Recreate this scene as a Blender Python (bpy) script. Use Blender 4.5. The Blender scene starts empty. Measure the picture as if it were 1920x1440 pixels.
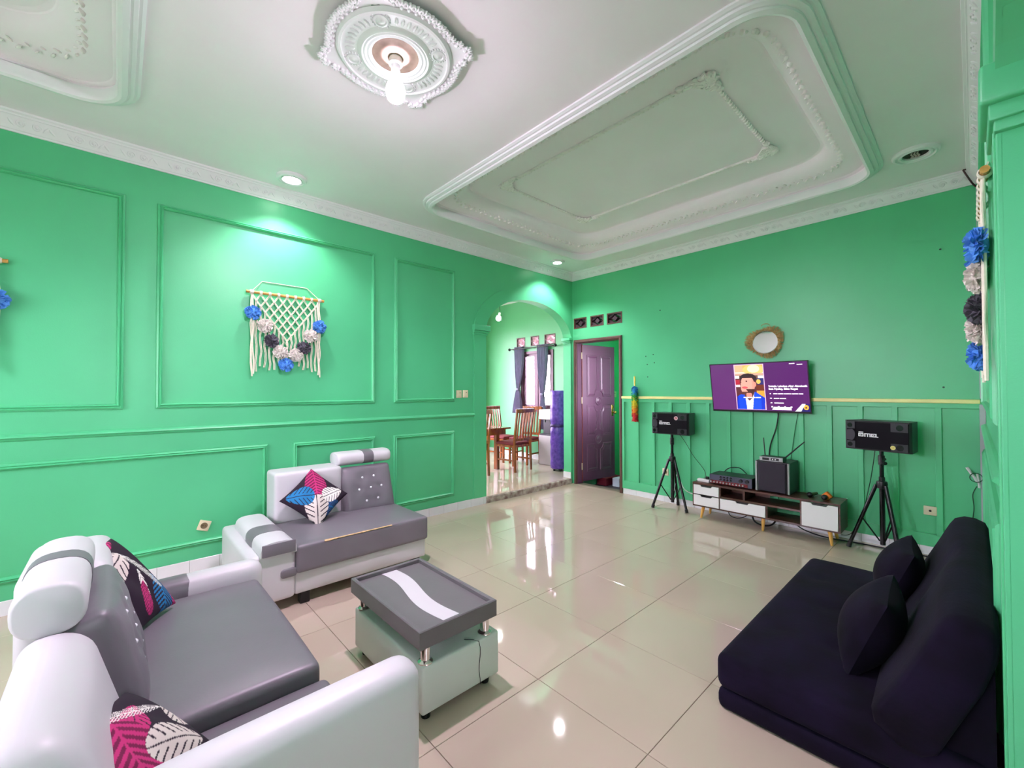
import bpy, bmesh, math, random
from mathutils import Vector, Matrix
PI = math.pi
random.seed(7)
scene = bpy.context.scene
C = scene.collection

# ---------------------------------------------------------------- camera
CAM_H = 1.40
yaw, pitch, roll = math.radians(47.288), math.radians(0.898), math.radians(-0.138)
F = Vector((math.cos(yaw) * math.cos(pitch), math.sin(yaw) * math.cos(pitch), math.sin(pitch)))
R0 = Vector((math.sin(yaw), -math.cos(yaw), 0))
U0 = R0.cross(F)
R_ = R0 * math.cos(roll) + U0 * math.sin(roll)
U_ = U0 * math.cos(roll) - R0 * math.sin(roll)
cam_data = bpy.data.cameras.new('camera')
cam = bpy.data.objects.new('camera', cam_data)
C.objects.link(cam)
M3 = Matrix((R_, U_, -F)).transposed()
cam.matrix_world = Matrix.Translation((0, 0, CAM_H)) @ M3.to_4x4()
cam_data.sensor_width = 36.0
cam_data.lens = 798.87 / 1920 * 36.0
cam_data.clip_start = 0.02
scene.camera = cam

# ---------------------------------------------------------------- world, exposure
world = bpy.data.worlds.new('sky')
scene.world = world
world.use_nodes = True
bg = world.node_tree.nodes['Background']
bg.inputs['Color'].default_value = (0.99, 0.85, 1.05, 1)
bg.inputs['Strength'].default_value = SKY = 11.0
scene.view_settings.view_transform = 'Standard'
scene.view_settings.look = 'None'
scene.view_settings.gamma = 1.0
scene.view_settings.use_curve_mapping = False
scene.view_settings.exposure = 1.04
scene.cycles.use_denoising = True
scene.cycles.use_adaptive_sampling = True
scene.cycles.adaptive_threshold = 0.08
scene.cycles.adaptive_min_samples = 16
scene.cycles.max_bounces = 5
scene.cycles.diffuse_bounces = 4
scene.cycles.glossy_bounces = 3
scene.cycles.sample_clamp_indirect = 6.0
scene.cycles.caustics_reflective = False
scene.cycles.caustics_refractive = False
BULB_L, SPOT_W = 1850.0, 42.0

# ---------------------------------------------------------------- materials
def s2l(c):
    return c / 12.92 if c <= 0.04045 else ((c + 0.055) / 1.055) ** 2.4
def rgb(r, g, b):
    return (s2l(r / 255), s2l(g / 255), s2l(b / 255), 1)
MATS = {}
def mat(name, col, rough=0.5, metal=0.0, var=0.0, vscale=6.0, bump=0.0, bscale=80.0, coat=0.0, spec=0.5,
        emit=0.0, sheen=0.0, detail=3.0, col2=None):
    if name in MATS:
        return MATS[name]
    m = bpy.data.materials.new(name)
    m.use_nodes = True
    nt = m.node_tree
    b = nt.nodes['Principled BSDF']
    b.inputs['Base Color'].default_value = col
    b.inputs['Roughness'].default_value = rough
    b.inputs['Metallic'].default_value = metal
    b.inputs['Specular IOR Level'].default_value = spec
    b.inputs['Coat Weight'].default_value = coat
    if sheen:
        b.inputs['Sheen Weight'].default_value = sheen
        b.inputs['Sheen Roughness'].default_value = 0.4
    if emit:
        b.inputs['Emission Color'].default_value = col
        b.inputs['Emission Strength'].default_value = emit
    tc = nt.nodes.new('ShaderNodeTexCoord')
    if var or col2:
        n = nt.nodes.new('ShaderNodeTexNoise')
        n.inputs['Scale'].default_value = vscale
        n.inputs['Detail'].default_value = detail
        nt.links.new(tc.outputs['Object'], n.inputs['Vector'])
        r = nt.nodes.new('ShaderNodeValToRGB')
        if col2:
            a, c = col, col2
        else:
            a = tuple(max(0, x * (1 - var)) for x in col[:3]) + (1,)
            c = tuple(min(1, x * (1 + var)) for x in col[:3]) + (1,)
        r.color_ramp.elements[0].color = a
        r.color_ramp.elements[1].color = c
        r.color_ramp.elements[0].position = 0.3
        r.color_ramp.elements[1].position = 0.7
        nt.links.new(n.outputs['Fac'], r.inputs['Fac'])
        nt.links.new(r.outputs['Color'], b.inputs['Base Color'])
    if bump:
        n2 = nt.nodes.new('ShaderNodeTexNoise')
        n2.inputs['Scale'].default_value = bscale
        n2.inputs['Detail'].default_value = 3
        nt.links.new(tc.outputs['Object'], n2.inputs['Vector'])
        bp = nt.nodes.new('ShaderNodeBump')
        bp.inputs['Strength'].default_value = bump
        bp.inputs['Distance'].default_value = 0.004
        nt.links.new(n2.outputs['Fac'], bp.inputs['Height'])
        nt.links.new(bp.outputs['Normal'], b.inputs['Normal'])
    MATS[name] = m
    return m
def wood(name, c1, c2, rough=0.35, scale=(2, 30, 30), coat=0.2):
    m = mat(name, c1, rough, coat=coat)
    nt = m.node_tree
    b = nt.nodes['Principled BSDF']
    tc = nt.nodes.new('ShaderNodeTexCoord')
    mp = nt.nodes.new('ShaderNodeMapping')
    mp.inputs['Scale'].default_value = scale
    n = nt.nodes.new('ShaderNodeTexNoise')
    n.inputs['Scale'].default_value = 1.0
    n.inputs['Detail'].default_value = 4
    r = nt.nodes.new('ShaderNodeValToRGB')
    r.color_ramp.elements[0].color = c1
    r.color_ramp.elements[1].color = c2
    r.color_ramp.elements[0].position = 0.35
    r.color_ramp.elements[1].position = 0.65
    nt.links.new(tc.outputs['Object'], mp.inputs['Vector'])
    nt.links.new(mp.outputs['Vector'], n.inputs['Vector'])
    nt.links.new(n.outputs['Fac'], r.inputs['Fac'])
    nt.links.new(r.outputs['Color'], b.inputs['Base Color'])
    return m
def attr_mat(name, rough=0.8, emit=0.0, sheen=0.0):
    """colour read from the mesh's own print (attribute Col)"""
    m = mat(name, (1, 1, 1, 1), rough, sheen=sheen)
    nt = m.node_tree
    b = nt.nodes['Principled BSDF']
    a = nt.nodes.new('ShaderNodeAttribute')
    a.attribute_name = 'Col'
    if emit:
        b.inputs['Base Color'].default_value = (0.01, 0.01, 0.012, 1)
        nt.links.new(a.outputs['Color'], b.inputs['Emission Color'])
        b.inputs['Emission Strength'].default_value = emit
    else:
        nt.links.new(a.outputs['Color'], b.inputs['Base Color'])
    return m

GREEN = mat('green_wall_paint', rgb(88, 196, 139), 0.36, var=0.07, vscale=1.3, bump=0.10, bscale=160, spec=0.5)
GREEN_D = mat('dining_green_paint', rgb(100, 180, 128), 0.4, var=0.05, vscale=1.3, bump=0.08, bscale=160)
PLASTER = mat('ceiling_white_paint', rgb(251, 239, 247), 0.55, var=0.02, vscale=2)
CORNICE = mat('cornice_white_paint', rgb(240, 237, 241), 0.45)
GYPSUM = mat('gypsum_ivory', rgb(250, 241, 242), 0.6)
BASE_T = mat('white_skirting_tile', rgb(232, 233, 236), 0.15, var=0.03, vscale=4)
GROUT = mat('floor_grout', rgb(120, 112, 98), 0.8)
CURB = mat('step_worn_concrete', rgb(120, 88, 84), 0.6, col2=rgb(196, 188, 176), vscale=16, detail=6)
YELLOW = mat('yellow_trim_paint', rgb(246, 236, 158), 0.4, var=0.06, vscale=8)
WHITE_L = mat('white_leather', rgb(208, 205, 209), 0.42, var=0.025, vscale=3, bump=0.05, bscale=60)
GREY_L = mat('grey_leather', rgb(118, 112, 120), 0.40, var=0.06, vscale=4, bump=0.08, bscale=90)
DKGREY_L = mat('table_grey_leather', rgb(108, 104, 107), 0.45, var=0.05, vscale=5, bump=0.08, bscale=90)
SAGE_L = mat('table_white_leather', rgb(204, 214, 206), 0.45, var=0.03, vscale=3, bump=0.05, bscale=60)
CHROME = mat('chrome', rgb(220, 218, 215), 0.08, metal=1.0)
BLACKP = mat('black_plastic', rgb(10, 9, 12), 0.4, var=0.1, vscale=9)
BLACKM = mat('black_metal', rgb(14, 14, 16), 0.25, metal=0.2)
GREYP = mat('dark_grey_plastic', rgb(52, 48, 58), 0.4)
CREAMP = mat('cream_plastic', rgb(222, 210, 178), 0.4, var=0.03, vscale=20)
WHITEP = mat('white_plastic', rgb(225, 226, 224), 0.4)
WHITE_EM = mat('white_lettering', rgb(240, 240, 240), 0.5)
VELVET = mat('black_velvet', rgb(10, 6, 18), 0.9, var=0.35, vscale=5, bump=0.25, bscale=50, sheen=0.02, spec=0.15, col2=rgb(24, 16, 40))  # purple sheen patches are put into the second colour
VELVET2 = mat('black_velvet_pillow', rgb(9, 6, 16), 0.9, sheen=0.02, spec=0.15, bump=0.2, bscale=60, col2=rgb(24, 18, 38), vscale=7)
DOORP = mat('purple_brown_door_paint', rgb(102, 68, 94), 0.33, var=0.08, vscale=4)
FRAMEB = mat('brown_frame_paint', rgb(88, 56, 48), 0.45, var=0.2, vscale=12)
RUST = mat('orange_brown_wood_edge', rgb(140, 74, 56), 0.5, var=0.15, vscale=14)
WALNUT = wood('walnut_board', rgb(62, 34, 28), rgb(92, 56, 42), 0.4, (20, 3, 40))
OAK = wood('yellow_wood_leg', rgb(206, 150, 62), rgb(228, 178, 88), 0.4, (30, 30, 4))
TEAK = wood('reddish_teak', rgb(122, 62, 30), rgb(168, 92, 46), 0.22, (30, 30, 3), 0.4)
BAMBOO = wood('hanging_rod_wood', rgb(188, 132, 54), rgb(212, 160, 84), 0.5, (4, 40, 40))
CORD = mat('cotton_cord', rgb(232, 226, 206), 0.9, var=0.06, vscale=60)
POM_B = mat('blue_yarn', rgb(88, 152, 226), 0.95, var=0.22, vscale=30)
POM_W = mat('cream_yarn', rgb(226, 220, 212), 0.95, var=0.1, vscale=40)
POM_K = mat('charcoal_yarn', rgb(90, 87, 98), 0.95, var=0.25, vscale=30)
RAFFIA = mat('raffia_straw', rgb(150, 120, 72), 0.9, col2=rgb(196, 164, 108), vscale=50)
MIRROR = mat('mirror_silver', rgb(238, 240, 240), 0.02, metal=1.0)
CURTAIN = mat('grey_purple_curtain', rgb(146, 138, 168), 0.8, var=0.12, vscale=9)
PURPLE = mat('purple_plastic_wrap', rgb(76, 34, 140), 0.28, col2=rgb(118, 78, 186), vscale=22, detail=5)
SEATRED = mat('maroon_seat_pad', rgb(132, 40, 52), 0.7, var=0.15, vscale=12)
MAROON = mat('maroon_plastic', rgb(92, 10, 30), 0.5)
DARKFLOOR = mat('dark_step_stone', rgb(66, 60, 66), 0.5, var=0.15, vscale=10)
SOOT = mat('soot_stained_gypsum', rgb(120, 98, 84), 0.7, col2=rgb(160, 140, 122), vscale=14)
GLASSW = mat('frosted_white', rgb(250, 250, 250), 0.4)
TEAR = mat('cream_torn_lining', rgb(206, 176, 130), 0.9, var=0.2, vscale=60)
LED = mat('led_lens', rgb(255, 253, 250), 0.5, emit=14.0)
BULBM = mat('bulb_glow', rgb(252, 223, 253), 0.5, emit=BULB_L)
ORANGE = mat('orange_foam', rgb(236, 128, 46), 0.8)
OLIVE = mat('olive_green_mic', rgb(96, 110, 62), 0.4)
BRASS = mat('brass', rgb(206, 176, 96), 0.25, metal=1.0)
REDPANEL = mat('red_panel', rgb(120, 18, 26), 0.35)
STEELP = mat('grey_blue_panel', rgb(74, 76, 96), 0.35)
SILVER = mat('silver_plastic', rgb(176, 178, 180), 0.3, metal=0.4)

# floor tile: polished, with a faint vein
TILE = mat('polished_cream_tile', rgb(196, 180, 162), 0.05, var=0.03, vscale=1.6, spec=0.6)
TILE.node_tree.nodes['Principled BSDF'].inputs['IOR'].default_value = 1.55

# ---------------------------------------------------------------- mesh building
def root_loc(p):
    l = Vector((0, 0, 0))
    while p is not None:
        l = l + p.location
        p = p.parent
    return l
class MB:
    def __init__(s):
        s.v, s.f, s.m = [], [], []
    def add(s, verts, faces, mi=0):
        o = len(s.v)
        s.v += [tuple(v) for v in verts]
        s.f += [tuple(i + o for i in f) for f in faces]
        s.m += [mi] * len(faces)
        return s
    def box(s, x0, x1, y0, y1, z0, z1, mi=0, T=None):
        v = [(x0, y0, z0), (x1, y0, z0), (x1, y1, z0), (x0, y1, z0), (x0, y0, z1), (x1, y0, z1), (x1, y1, z1), (x0, y1, z1)]
        if T is not None:
            v = [T @ Vector(q) for q in v]
        return s.add(v, [(0, 3, 2, 1), (4, 5, 6, 7), (0, 1, 5, 4), (1, 2, 6, 5), (2, 3, 7, 6), (3, 0, 4, 7)], mi)
    def rb(s, x0, x1, y0, y1, z0, z1, r=0.02, k=3, m=3, fn=None, T=None, mi=0):
        """box with rounded edges, subdivided so that it can be bulged"""
        h = ((x1 - x0) / 2, (y1 - y0) / 2, (z1 - z0) / 2)
        c = ((x0 + x1) / 2, (y0 + y1) / 2, (z0 + z1) / 2)
        mm = m if isinstance(m, (tuple, list)) else (m, m, m)
        ax = []
        for a in range(3):
            rr = min(r, h[a] * 0.999)
            pts = [-h[a] + rr * (1 - math.cos(PI / 2 * i / k)) for i in range(k)]
            inner = [-h[a] + rr + (2 * h[a] - 2 * rr) * i / (mm[a] + 1) for i in range(mm[a] + 2)]
            ax.append(pts + inner + [-q for q in reversed(pts)])
        idx, verts, faces = {}, [], []
        def vert(p):
            key = (round(p[0], 6), round(p[1], 6), round(p[2], 6))
            if key in idx:
                return idx[key]
            inn = [max(-(h[a] - min(r, h[a] * 0.999)), min(h[a] - min(r, h[a] * 0.999), p[a])) for a in range(3)]
            d = Vector([p[a] - inn[a] for a in range(3)])
            if d.length > 1e-9:
                d.normalize()
                q = Vector([inn[a] + d[a] * min(r, h[a] * 0.999) for a in range(3)])
            else:
                q = Vector(p)
            if fn:
                q = fn(q, h)
            q = q + Vector(c)
            if T is not None:
                q = T @ q
            idx[key] = len(verts)
            verts.append(q)
            return idx[key]
        for a in range(3):
            b, e = (a + 1) % 3, (a + 2) % 3
            for sgn in (-1, 1):
                for i in range(len(ax[b]) - 1):
                    for j in range(len(ax[e]) - 1):
                        q = []
                        for (ii, jj) in ((i, j), (i + 1, j), (i + 1, j + 1), (i, j + 1)):
                            p = [0, 0, 0]
                            p[a] = sgn * h[a]; p[b] = ax[b][ii]; p[e] = ax[e][jj]
                            q.append(vert(p))
                        if sgn < 0:
                            q.reverse()
                        if len(set(q)) == 4:
                            faces.append(tuple(q))
        return s.add(verts, faces, mi)
    def cyl(s, p0, p1, r0, r1=None, n=14, cap=True, mi=0):
        r1 = r0 if r1 is None else r1
        p0, p1 = Vector(p0), Vector(p1)
        d = (p1 - p0).normalized()
        a = d.orthogonal().normalized()
        b = d.cross(a)
        vs = []
        for (p, r) in ((p0, r0), (p1, r1)):
            for i in range(n):
                t = 2 * PI * i / n
                vs.append(p + a * (r * math.cos(t)) + b * (r * math.sin(t)))
        fs = [(i, (i + 1) % n, n + (i + 1) % n, n + i) for i in range(n)]
        if cap:
            fs += [tuple(range(n - 1, -1, -1)), tuple(range(n, 2 * n))]
        return s.add(vs, fs, mi)
    def tube(s, pts, r, n=6, mi=0, closed=False):
        pts = [Vector(p) for p in pts]
        N = len(pts)
        vs, fs = [], []
        prev = None
        for i, p in enumerate(pts):
            if closed:
                d = (pts[(i + 1) % N] - pts[i - 1]).normalized()
            else:
                d = (pts[min(i + 1, N - 1)] - pts[max(i - 1, 0)]).normalized()
            if prev is None:
                a = d.orthogonal().normalized()
            else:
                a = (prev - d * prev.dot(d))
                a = a.normalized() if a.length > 1e-6 else d.orthogonal().normalized()
            prev = a
            b = d.cross(a)
            rr = r[i] if isinstance(r, (list, tuple)) else r
            for j in range(n):
                t = 2 * PI * j / n
                vs.append(p + a * (rr * math.cos(t)) + b * (rr * math.sin(t)))
        L = N if closed else N - 1
        for i in range(L):
            for j in range(n):
                i2 = (i + 1) % N
                fs.append((i * n + j, i * n + (j + 1) % n, i2 * n + (j + 1) % n, i2 * n + j))
        if not closed:
            fs += [tuple(range(n - 1, -1, -1)), tuple((N - 1) * n + j for j in range(n))]
        return s.add(vs, fs, mi)
    def lathe(s, prof, c, n=32, T=None, mi=0, sx=1.0, sy=1.0, cap=False):
        """profile [(r, z)...] turned round the z axis through c"""
        c = Vector(c)
        vs, fs = [], []
        for (r, z) in prof:
            for i in range(n):
                t = 2 * PI * i / n
                q = Vector((r * math.cos(t) * sx, r * math.sin(t) * sy, z))
                vs.append((T @ q if T is not None else q) + c)
        for k in range(len(prof) - 1):
            for i in range(n):
                fs.append((k * n + i, k * n + (i + 1) % n, (k + 1) * n + (i + 1) % n, (k + 1) * n + i))
        if cap:
            fs += [tuple(range(n - 1, -1, -1)), tuple((len(prof) - 1) * n + i for i in range(n))]
        return s.add(vs, fs, mi)
    def ball(s, c, r, n=12, m=8, sc=(1, 1, 1), T=None, mi=0):
        c = Vector(c)
        vs, fs = [], []
        for k in range(m + 1):
            ph = PI * k / m
            for i in range(n):
                t = 2 * PI * i / n
                q = Vector((r * sc[0] * math.sin(ph) * math.cos(t), r * sc[1] * math.sin(ph) * math.sin(t), -r * sc[2] * math.cos(ph)))
                if T is not None:
                    q = T @ q
                vs.append(q + c)
        for k in range(m):
            for i in range(n):
                fs.append((k * n + i, k * n + (i + 1) % n, (k + 1) * n + (i + 1) % n, (k + 1) * n + i))
        return s.add(vs, fs, mi)
    def loops(s, loops, closed=True, mi=0, cap=False):
        """skin a list of vertex loops of equal length"""
        n = len(loops[0])
        vs = [v for l in loops for v in l]
        fs = []
        for k in range(len(loops) - 1):
            for i in range(n if closed else n - 1):
                fs.append((k * n + i, k * n + (i + 1) % n, (k + 1) * n + (i + 1) % n, (k + 1) * n + i))
        if cap:
            fs += [tuple(range(n - 1, -1, -1)), tuple((len(loops) - 1) * n + i for i in range(n))]
        return s.add(vs, fs, mi)
    def prism(s, poly, f, a, b, mi=0):
        """2-D polygon poly; f(u, v, w) -> point; extruded from w=a to w=b"""
        n = len(poly)
        vs = [f(u, v, a) for u, v in poly] + [f(u, v, b) for u, v in poly]
        fs = [tuple(range(n - 1, -1, -1)), tuple(range(n, 2 * n))] + [(i, (i + 1) % n, n + (i + 1) % n, n + i) for i in range(n)]
        return s.add(vs, fs, mi)
    def build(s, name, mats, parent=None, smooth=False, fixn=True, angle=40):
        if parent is not None:
            o = root_loc(parent)
        else:
            xs = [v[0] for v in s.v]; ys = [v[1] for v in s.v]; zs = [v[2] for v in s.v]
            o = Vector(((min(xs) + max(xs)) / 2, (min(ys) + max(ys)) / 2, min(zs)))
        me = bpy.data.meshes.new(name)
        me.from_pydata([(v[0] - o.x, v[1] - o.y, v[2] - o.z) for v in s.v], [], s.f)
        if not isinstance(mats, (list, tuple)):
            mats = [mats]
        for m in mats:
            me.materials.append(m)
        if len(mats) > 1:
            me.polygons.foreach_set('material_index', s.m)
        me.update()
        if fixn:
            bm = bmesh.new(); bm.from_mesh(me)
            bmesh.ops.recalc_face_normals(bm, faces=bm.faces)
            bm.to_mesh(me); bm.free()
        if smooth:
            me.polygons.foreach_set('use_smooth', [True] * len(me.polygons))
            me.set_sharp_from_angle(angle=math.radians(angle))
        ob = bpy.data.objects.new(name, me)
        C.objects.link(ob)
        if parent is not None:
            ob.parent = parent
        else:
            ob.location = o
        return ob
def tag(o, label=None, cat=None, group=None, kind=None):
    if label: o['label'] = label
    if cat: o['category'] = cat
    if group: o['group'] = group
    if kind: o['kind'] = kind
    return o
def thing(name, loc, label, cat, group=None):
    o = bpy.data.objects.new(name, None)
    o.empty_display_size = 0.1
    C.objects.link(o)
    o.location = loc
    return tag(o, label, cat, group)
def struct(o):
    o['kind'] = 'structure'
    return o
def inst(src, name, parent, loc, rot=None, scale=None):
    """another object sharing src's mesh, at parent-relative loc"""
    o = bpy.data.objects.new(name, src.data)
    C.objects.link(o)
    o.parent = parent
    o.location = loc
    if rot is not None: o.rotation_euler = rot
    if scale is not None: o.scale = scale
    return o
def copy_tree(o, parent=None):
    c = o.copy(); C.objects.link(c); c.parent = parent
    for ch in o.children:
        copy_tree(ch, c)
    return c
def arc(cx, cy, rx, ry, a0, a1, n):
    return [(cx + rx * math.cos(math.radians(a0 + (a1 - a0) * i / n)), cy + ry * math.sin(math.radians(a0 + (a1 - a0) * i / n))) for i in range(n + 1)]
def slab_with_holes(name, outer, holes, f, a, b, m, parent=None):
    """flat wall or ceiling: 2-D outline with holes, given thickness from w=a to w=b"""
    bm = bmesh.new()
    loops = []
    edges = []
    for lp in [outer] + holes:
        vs = [bm.verts.new((u, v, 0)) for u, v in lp]
        loops.append(vs)
        for i in range(len(vs)):
            edges.append(bm.edges.new((vs[i], vs[(i + 1) % len(vs)])))
    bmesh.ops.triangle_fill(bm, use_beauty=True, use_dissolve=False, edges=edges)
    bm.verts.index_update()
    tris = [[v.index for v in fc.verts] for fc in bm.faces]
    pts = [(v.co.x, v.co.y) for v in bm.verts]
    mb = MB()
    n = len(pts)
    vs = [f(u, v, a) for u, v in pts] + [f(u, v, b) for u, v in pts]
    fs = [tuple(t) for t in tris] + [tuple(i + n for i in reversed(t)) for t in tris]
    for lp in loops:
        ids = [v.index for v in lp]
        for i in range(len(ids)):
            j = (i + 1) % len(ids)
            fs.append((ids[i], ids[j], ids[j] + n, ids[i] + n))
    bm.free()
    mb.add(vs, fs)
    return mb.build(name, m, parent)
def text_mesh(s, size, f, bold=0.0, depth=0.0, align='LEFT', sx=1.0):
    cu = bpy.data.curves.new('t', 'FONT')
    cu.body = s; cu.size = size; cu.offset = bold; cu.extrude = depth; cu.align_x = align
    cu.resolution_u = 3
    ob = bpy.data.objects.new('t', cu)
    C.objects.link(ob)
    dg = bpy.context.evaluated_depsgraph_get()
    me = bpy.data.meshes.new_from_object(ob.evaluated_get(dg))
    mb = MB()
    mb.add([f(v.co.x * sx, v.co.y, v.co.z) for v in me.vertices], [tuple(p.vertices) for p in me.polygons])
    bpy.data.objects.remove(ob); bpy.data.curves.remove(cu); bpy.data.meshes.remove(me)
    return mb
FX = lambda x: (lambda u, v, w: (x + w, u, v))      # plane of constant X: u = Y, v = Z
FY = lambda y: (lambda u, v, w: (u, y + w, v))      # plane of constant Y: u = X, v = Z
FZ = lambda z: (lambda u, v, w: (u, v, z + w))      # plane of constant Z
def rect(u0, u1, v0, v1):
    return [(u0, v0), (u1, v0), (u1, v1), (u0, v1)]
# ================================================================ the setting
XF, YL, YR, ZC, XB = 5.068, 4.135, -0.065, 3.17, -2.5
ZD = 0.075                                  # dining room floor, one step up

# ---- floor: a bed with every tile laid on it
TS = 0.5838
floor = struct(MB().box(XB, XF + 0.15, -1.6, YL + 0.01, -0.06, -0.006).build('floor', GROUT))
tile_src = None
x_lines = [0.925 + TS * k for k in range(-6, 9)]
y_lines = [0.869 + TS * k for k in range(-5, 7)]
g = 0.0012
for i in range(len(x_lines) - 1):
    for j in range(len(y_lines) - 1):
        x0, x1, y0, y1 = max(x_lines[i], XB), min(x_lines[i + 1], XF + 0.02), max(y_lines[j], -1.6), min(y_lines[j + 1], YL)
        if x1 - x0 < 0.02 or y1 - y0 < 0.02:
            continue
        full = abs(x1 - x0 - TS) < 1e-4 and abs(y1 - y0 - TS) < 1e-4
        cx, cy = (x0 + x1) / 2, (y0 + y1) / 2
        if full and tile_src is not None:
            inst(tile_src, 'tile', floor, (cx - floor.location.x, cy - floor.location.y, 0 - floor.location.z))
            continue
        hx, hy, e = (x1 - x0) / 2 - g, (y1 - y0) / 2 - g, 0.0012
        mb = MB()
        lo = [(-hx, -hy, -0.008), (hx, -hy, -0.008), (hx, hy, -0.008), (-hx, hy, -0.008)]
        md = [(a, b, -e) for a, b, c in lo]
        up = [(-hx + e, -hy + e, 0), (hx - e, -hy + e, 0), (hx - e, hy - e, 0), (-hx + e, hy - e, 0)]
        mb.loops([lo, md, up], cap=True)
        ob = mb.build('tile', TILE)
        ob.parent = floor
        ob.location = (cx - floor.location.x, cy - floor.location.y, -floor.location.z)
        # origin of this mesh lies at its foot
        for v in ob.data.vertices:
            v.co.z -= 0.008
        if full:
            tile_src = ob

# ---- ground slab added outside the house to block sky light from below
struct(MB().box(-30, 30, -30, 30, -0.5, -0.4).build('ground_outside', mat('pale_paving', rgb(150, 150, 140), 0.9, var=0.1, vscale=2)))

# ---- left wall with the archway to the dining room
AX, AA, AZ, AB = 4.20, 0.83, 2.15, 0.49
arch = arc(AX, AZ, AA, AB, 180, 0, 28)
outl = [(XB, -0.2), (AX - AA, -0.2)] + arch + [(AX + AA, -0.2), (6.6, -0.2), (6.6, 3.45), (XB, 3.45)]
wall_left = struct(slab_with_holes('wall_left', outl, [], FY(YL), 0.0, 0.145, GREEN))
band = MB()
inner = [(AX - AA, 0.09), (AX - AA, AZ)] + arch[1:]
outer = [(AX - AA - 0.19, 0.09), (AX - AA - 0.19, AZ)] + [(min(x, XF - 0.002), z) for x, z in arc(AX, AZ, AA + 0.19, AB + 0.17, 180, 0, 28)[1:]]
band.loops([[FY(YL)(*p, 0.001) for p in inner], [FY(YL)(*p, -0.012) for p in inner],
            [FY(YL)(*p, -0.012) for p in outer], [FY(YL)(*p, 0.001) for p in outer]], closed=False)
band.build('arch_band', GREEN, wall_left)
cp = MB()
for (d, z0, z1) in ((0.02, 2.085, 2.115), (0.035, 2.115, 2.14), (0.05, 2.14, 2.21)):
    cp.rb(AX - AA - 0.195 - d * 0.3, AX - AA + d * 0.8, YL - d, YL + 0.145, z0, z1, 0.006, 2, 0)
cp.build('arch_capital', GREEN, wall_left, True)
cp = MB()
for (d, z0, z1) in ((0.02, 2.115, 2.135), (0.035, 2.135, 2.155), (0.05, 2.155, 2.20)):
    cp.rb(AX + AA - d, XF - 0.003, YL - d * 0.3, YL + 0.145, z0, z1, 0.005, 2, 0)
cp.build('arch_capital', GREEN, wall_left, True)

def frame_moulding(u0, u1, v0, v1, f, s, parent, w=0.038, m=None):
    """raised picture-frame moulding on a wall; f(u, v, depth), s = sign of the depth towards the room"""
    prof = [(0, 0.0), (0.002, 0.014), (0.012, 0.022), (0.018, 0.016), (0.026, 0.028), (w - 0.004, 0.018), (w, 0.0)]
    mb = MB()
    lps = []
    for (d, h) in prof:
        lps.append([f(u0 + d, v0 + d, s * h), f(u1 - d, v0 + d, s * h), f(u1 - d, v1 - d, s * h), f(u0 + d, v1 - d, s * h)])
    mb.loops(lps)
    return mb.build('panel_moulding', m or GREEN, parent, fixn=True)
for (a, b, c, d) in ((-1.75, 0.025, 1.275, 2.82), (0.203, 1.915, 1.275, 2.81), (2.125, 2.895, 1.278, 2.81),
                     (-1.75, 0.947, 0.20, 0.945), (1.148, 1.918, 0.20, 0.94), (2.12, 2.89, 0.185, 0.935)):
    frame_moulding(a, b, c, d, FY(YL), -1, wall_left)
rail = MB()
rp = [(0, 1.085), (0.012, 1.09), (0.02, 1.10), (0.03, 1.108), (0.026, 1.118), (0.012, 1.127), (0, 1.13)]
rail.prism(rp, lambda u, v, w: (w, YL - u, v), XB, AX - AA - 0.19)
rail.build('chair_rail', GREEN, wall_left)

# ---- far wall with the door opening and three vent openings
vents = [(3.862, 4.102), (3.561, 3.794), (3.257, 3.506)]
outl = [(YR - 0.15, -0.05), (3.29, -0.05), (3.29, 2.13), (4.07, 2.13), (4.07, -0.05), (YL, -0.05), (YL, 3.45), (YR - 0.15, 3.45)]
wall_far = struct(slab_with_holes('wall_far', outl, [rect(a, b, 2.33, 2.488) for a, b in vents], FX(XF), 0.0, 0.14, GREEN))
# wainscot battens and rails
for (z0, z1, n) in ((1.245, 1.29, 'wainscot_top_rail'), (0.075, 0.18, 'wainscot_bottom_rail')):
    MB().rb(XF - 0.020, XF + 0.002, YR, 3.258, z0, z1, 0.003, 1, 0).build(n, GREEN, wall_far)
bats = [3.006, 2.777, 2.545, 2.315, 2.085, 1.857, 1.625, 1.391, 1.16, 0.929, 0.696, 0.457, 0.184]
bsrc = MB().rb(XF - 0.020, XF + 0.002, bats[0], bats[0] + 0.042, 0.17, 1.25, 0.003, 1, 0).build('batten', GREEN, wall_far)
for y in bats[1:]:
    inst(bsrc, 'batten', wall_far, (0, y - bats[0], 0))
MB().rb(XF - 0.020, XF + 0.002, 3.225, 3.258, 0.17, 1.25, 0.003, 1, 0).build('batten', GREEN, wall_far)
MB().rb(XF - 0.032, XF + 0.001, 1.12, 3.262, 1.288, 1.322, 0.006, 2, 1).build('wainscot_cap', YELLOW, wall_far)
MB().rb(XF - 0.034, XF + 0.001, YR + 0.03, 1.12, 1.286, 1.320, 0.006, 2, 1).build('wainscot_cap', YELLOW, wall_far)
hole = None
HOLE = mat('nail_hole_shadow', rgb(40, 70, 56), 0.9)
for (y, z) in ((2.905, 1.845), (2.800, 1.862), (2.885, 1.738), (2.785, 1.755), (2.880, 1.575), (2.70, 2.42), (0.175, 2.58), (0.17, 1.42)):
    if hole is None:
        hole = MB().cyl((XF - 0.0015, y, z), (XF + 0.001, y, z), 0.008, n=7).build('nail_hole', HOLE, wall_far)
        h0 = (y, z)
    else:
        inst(hole, 'nail_hole', wall_far, (0, y - h0[0], z - h0[1]))
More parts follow.
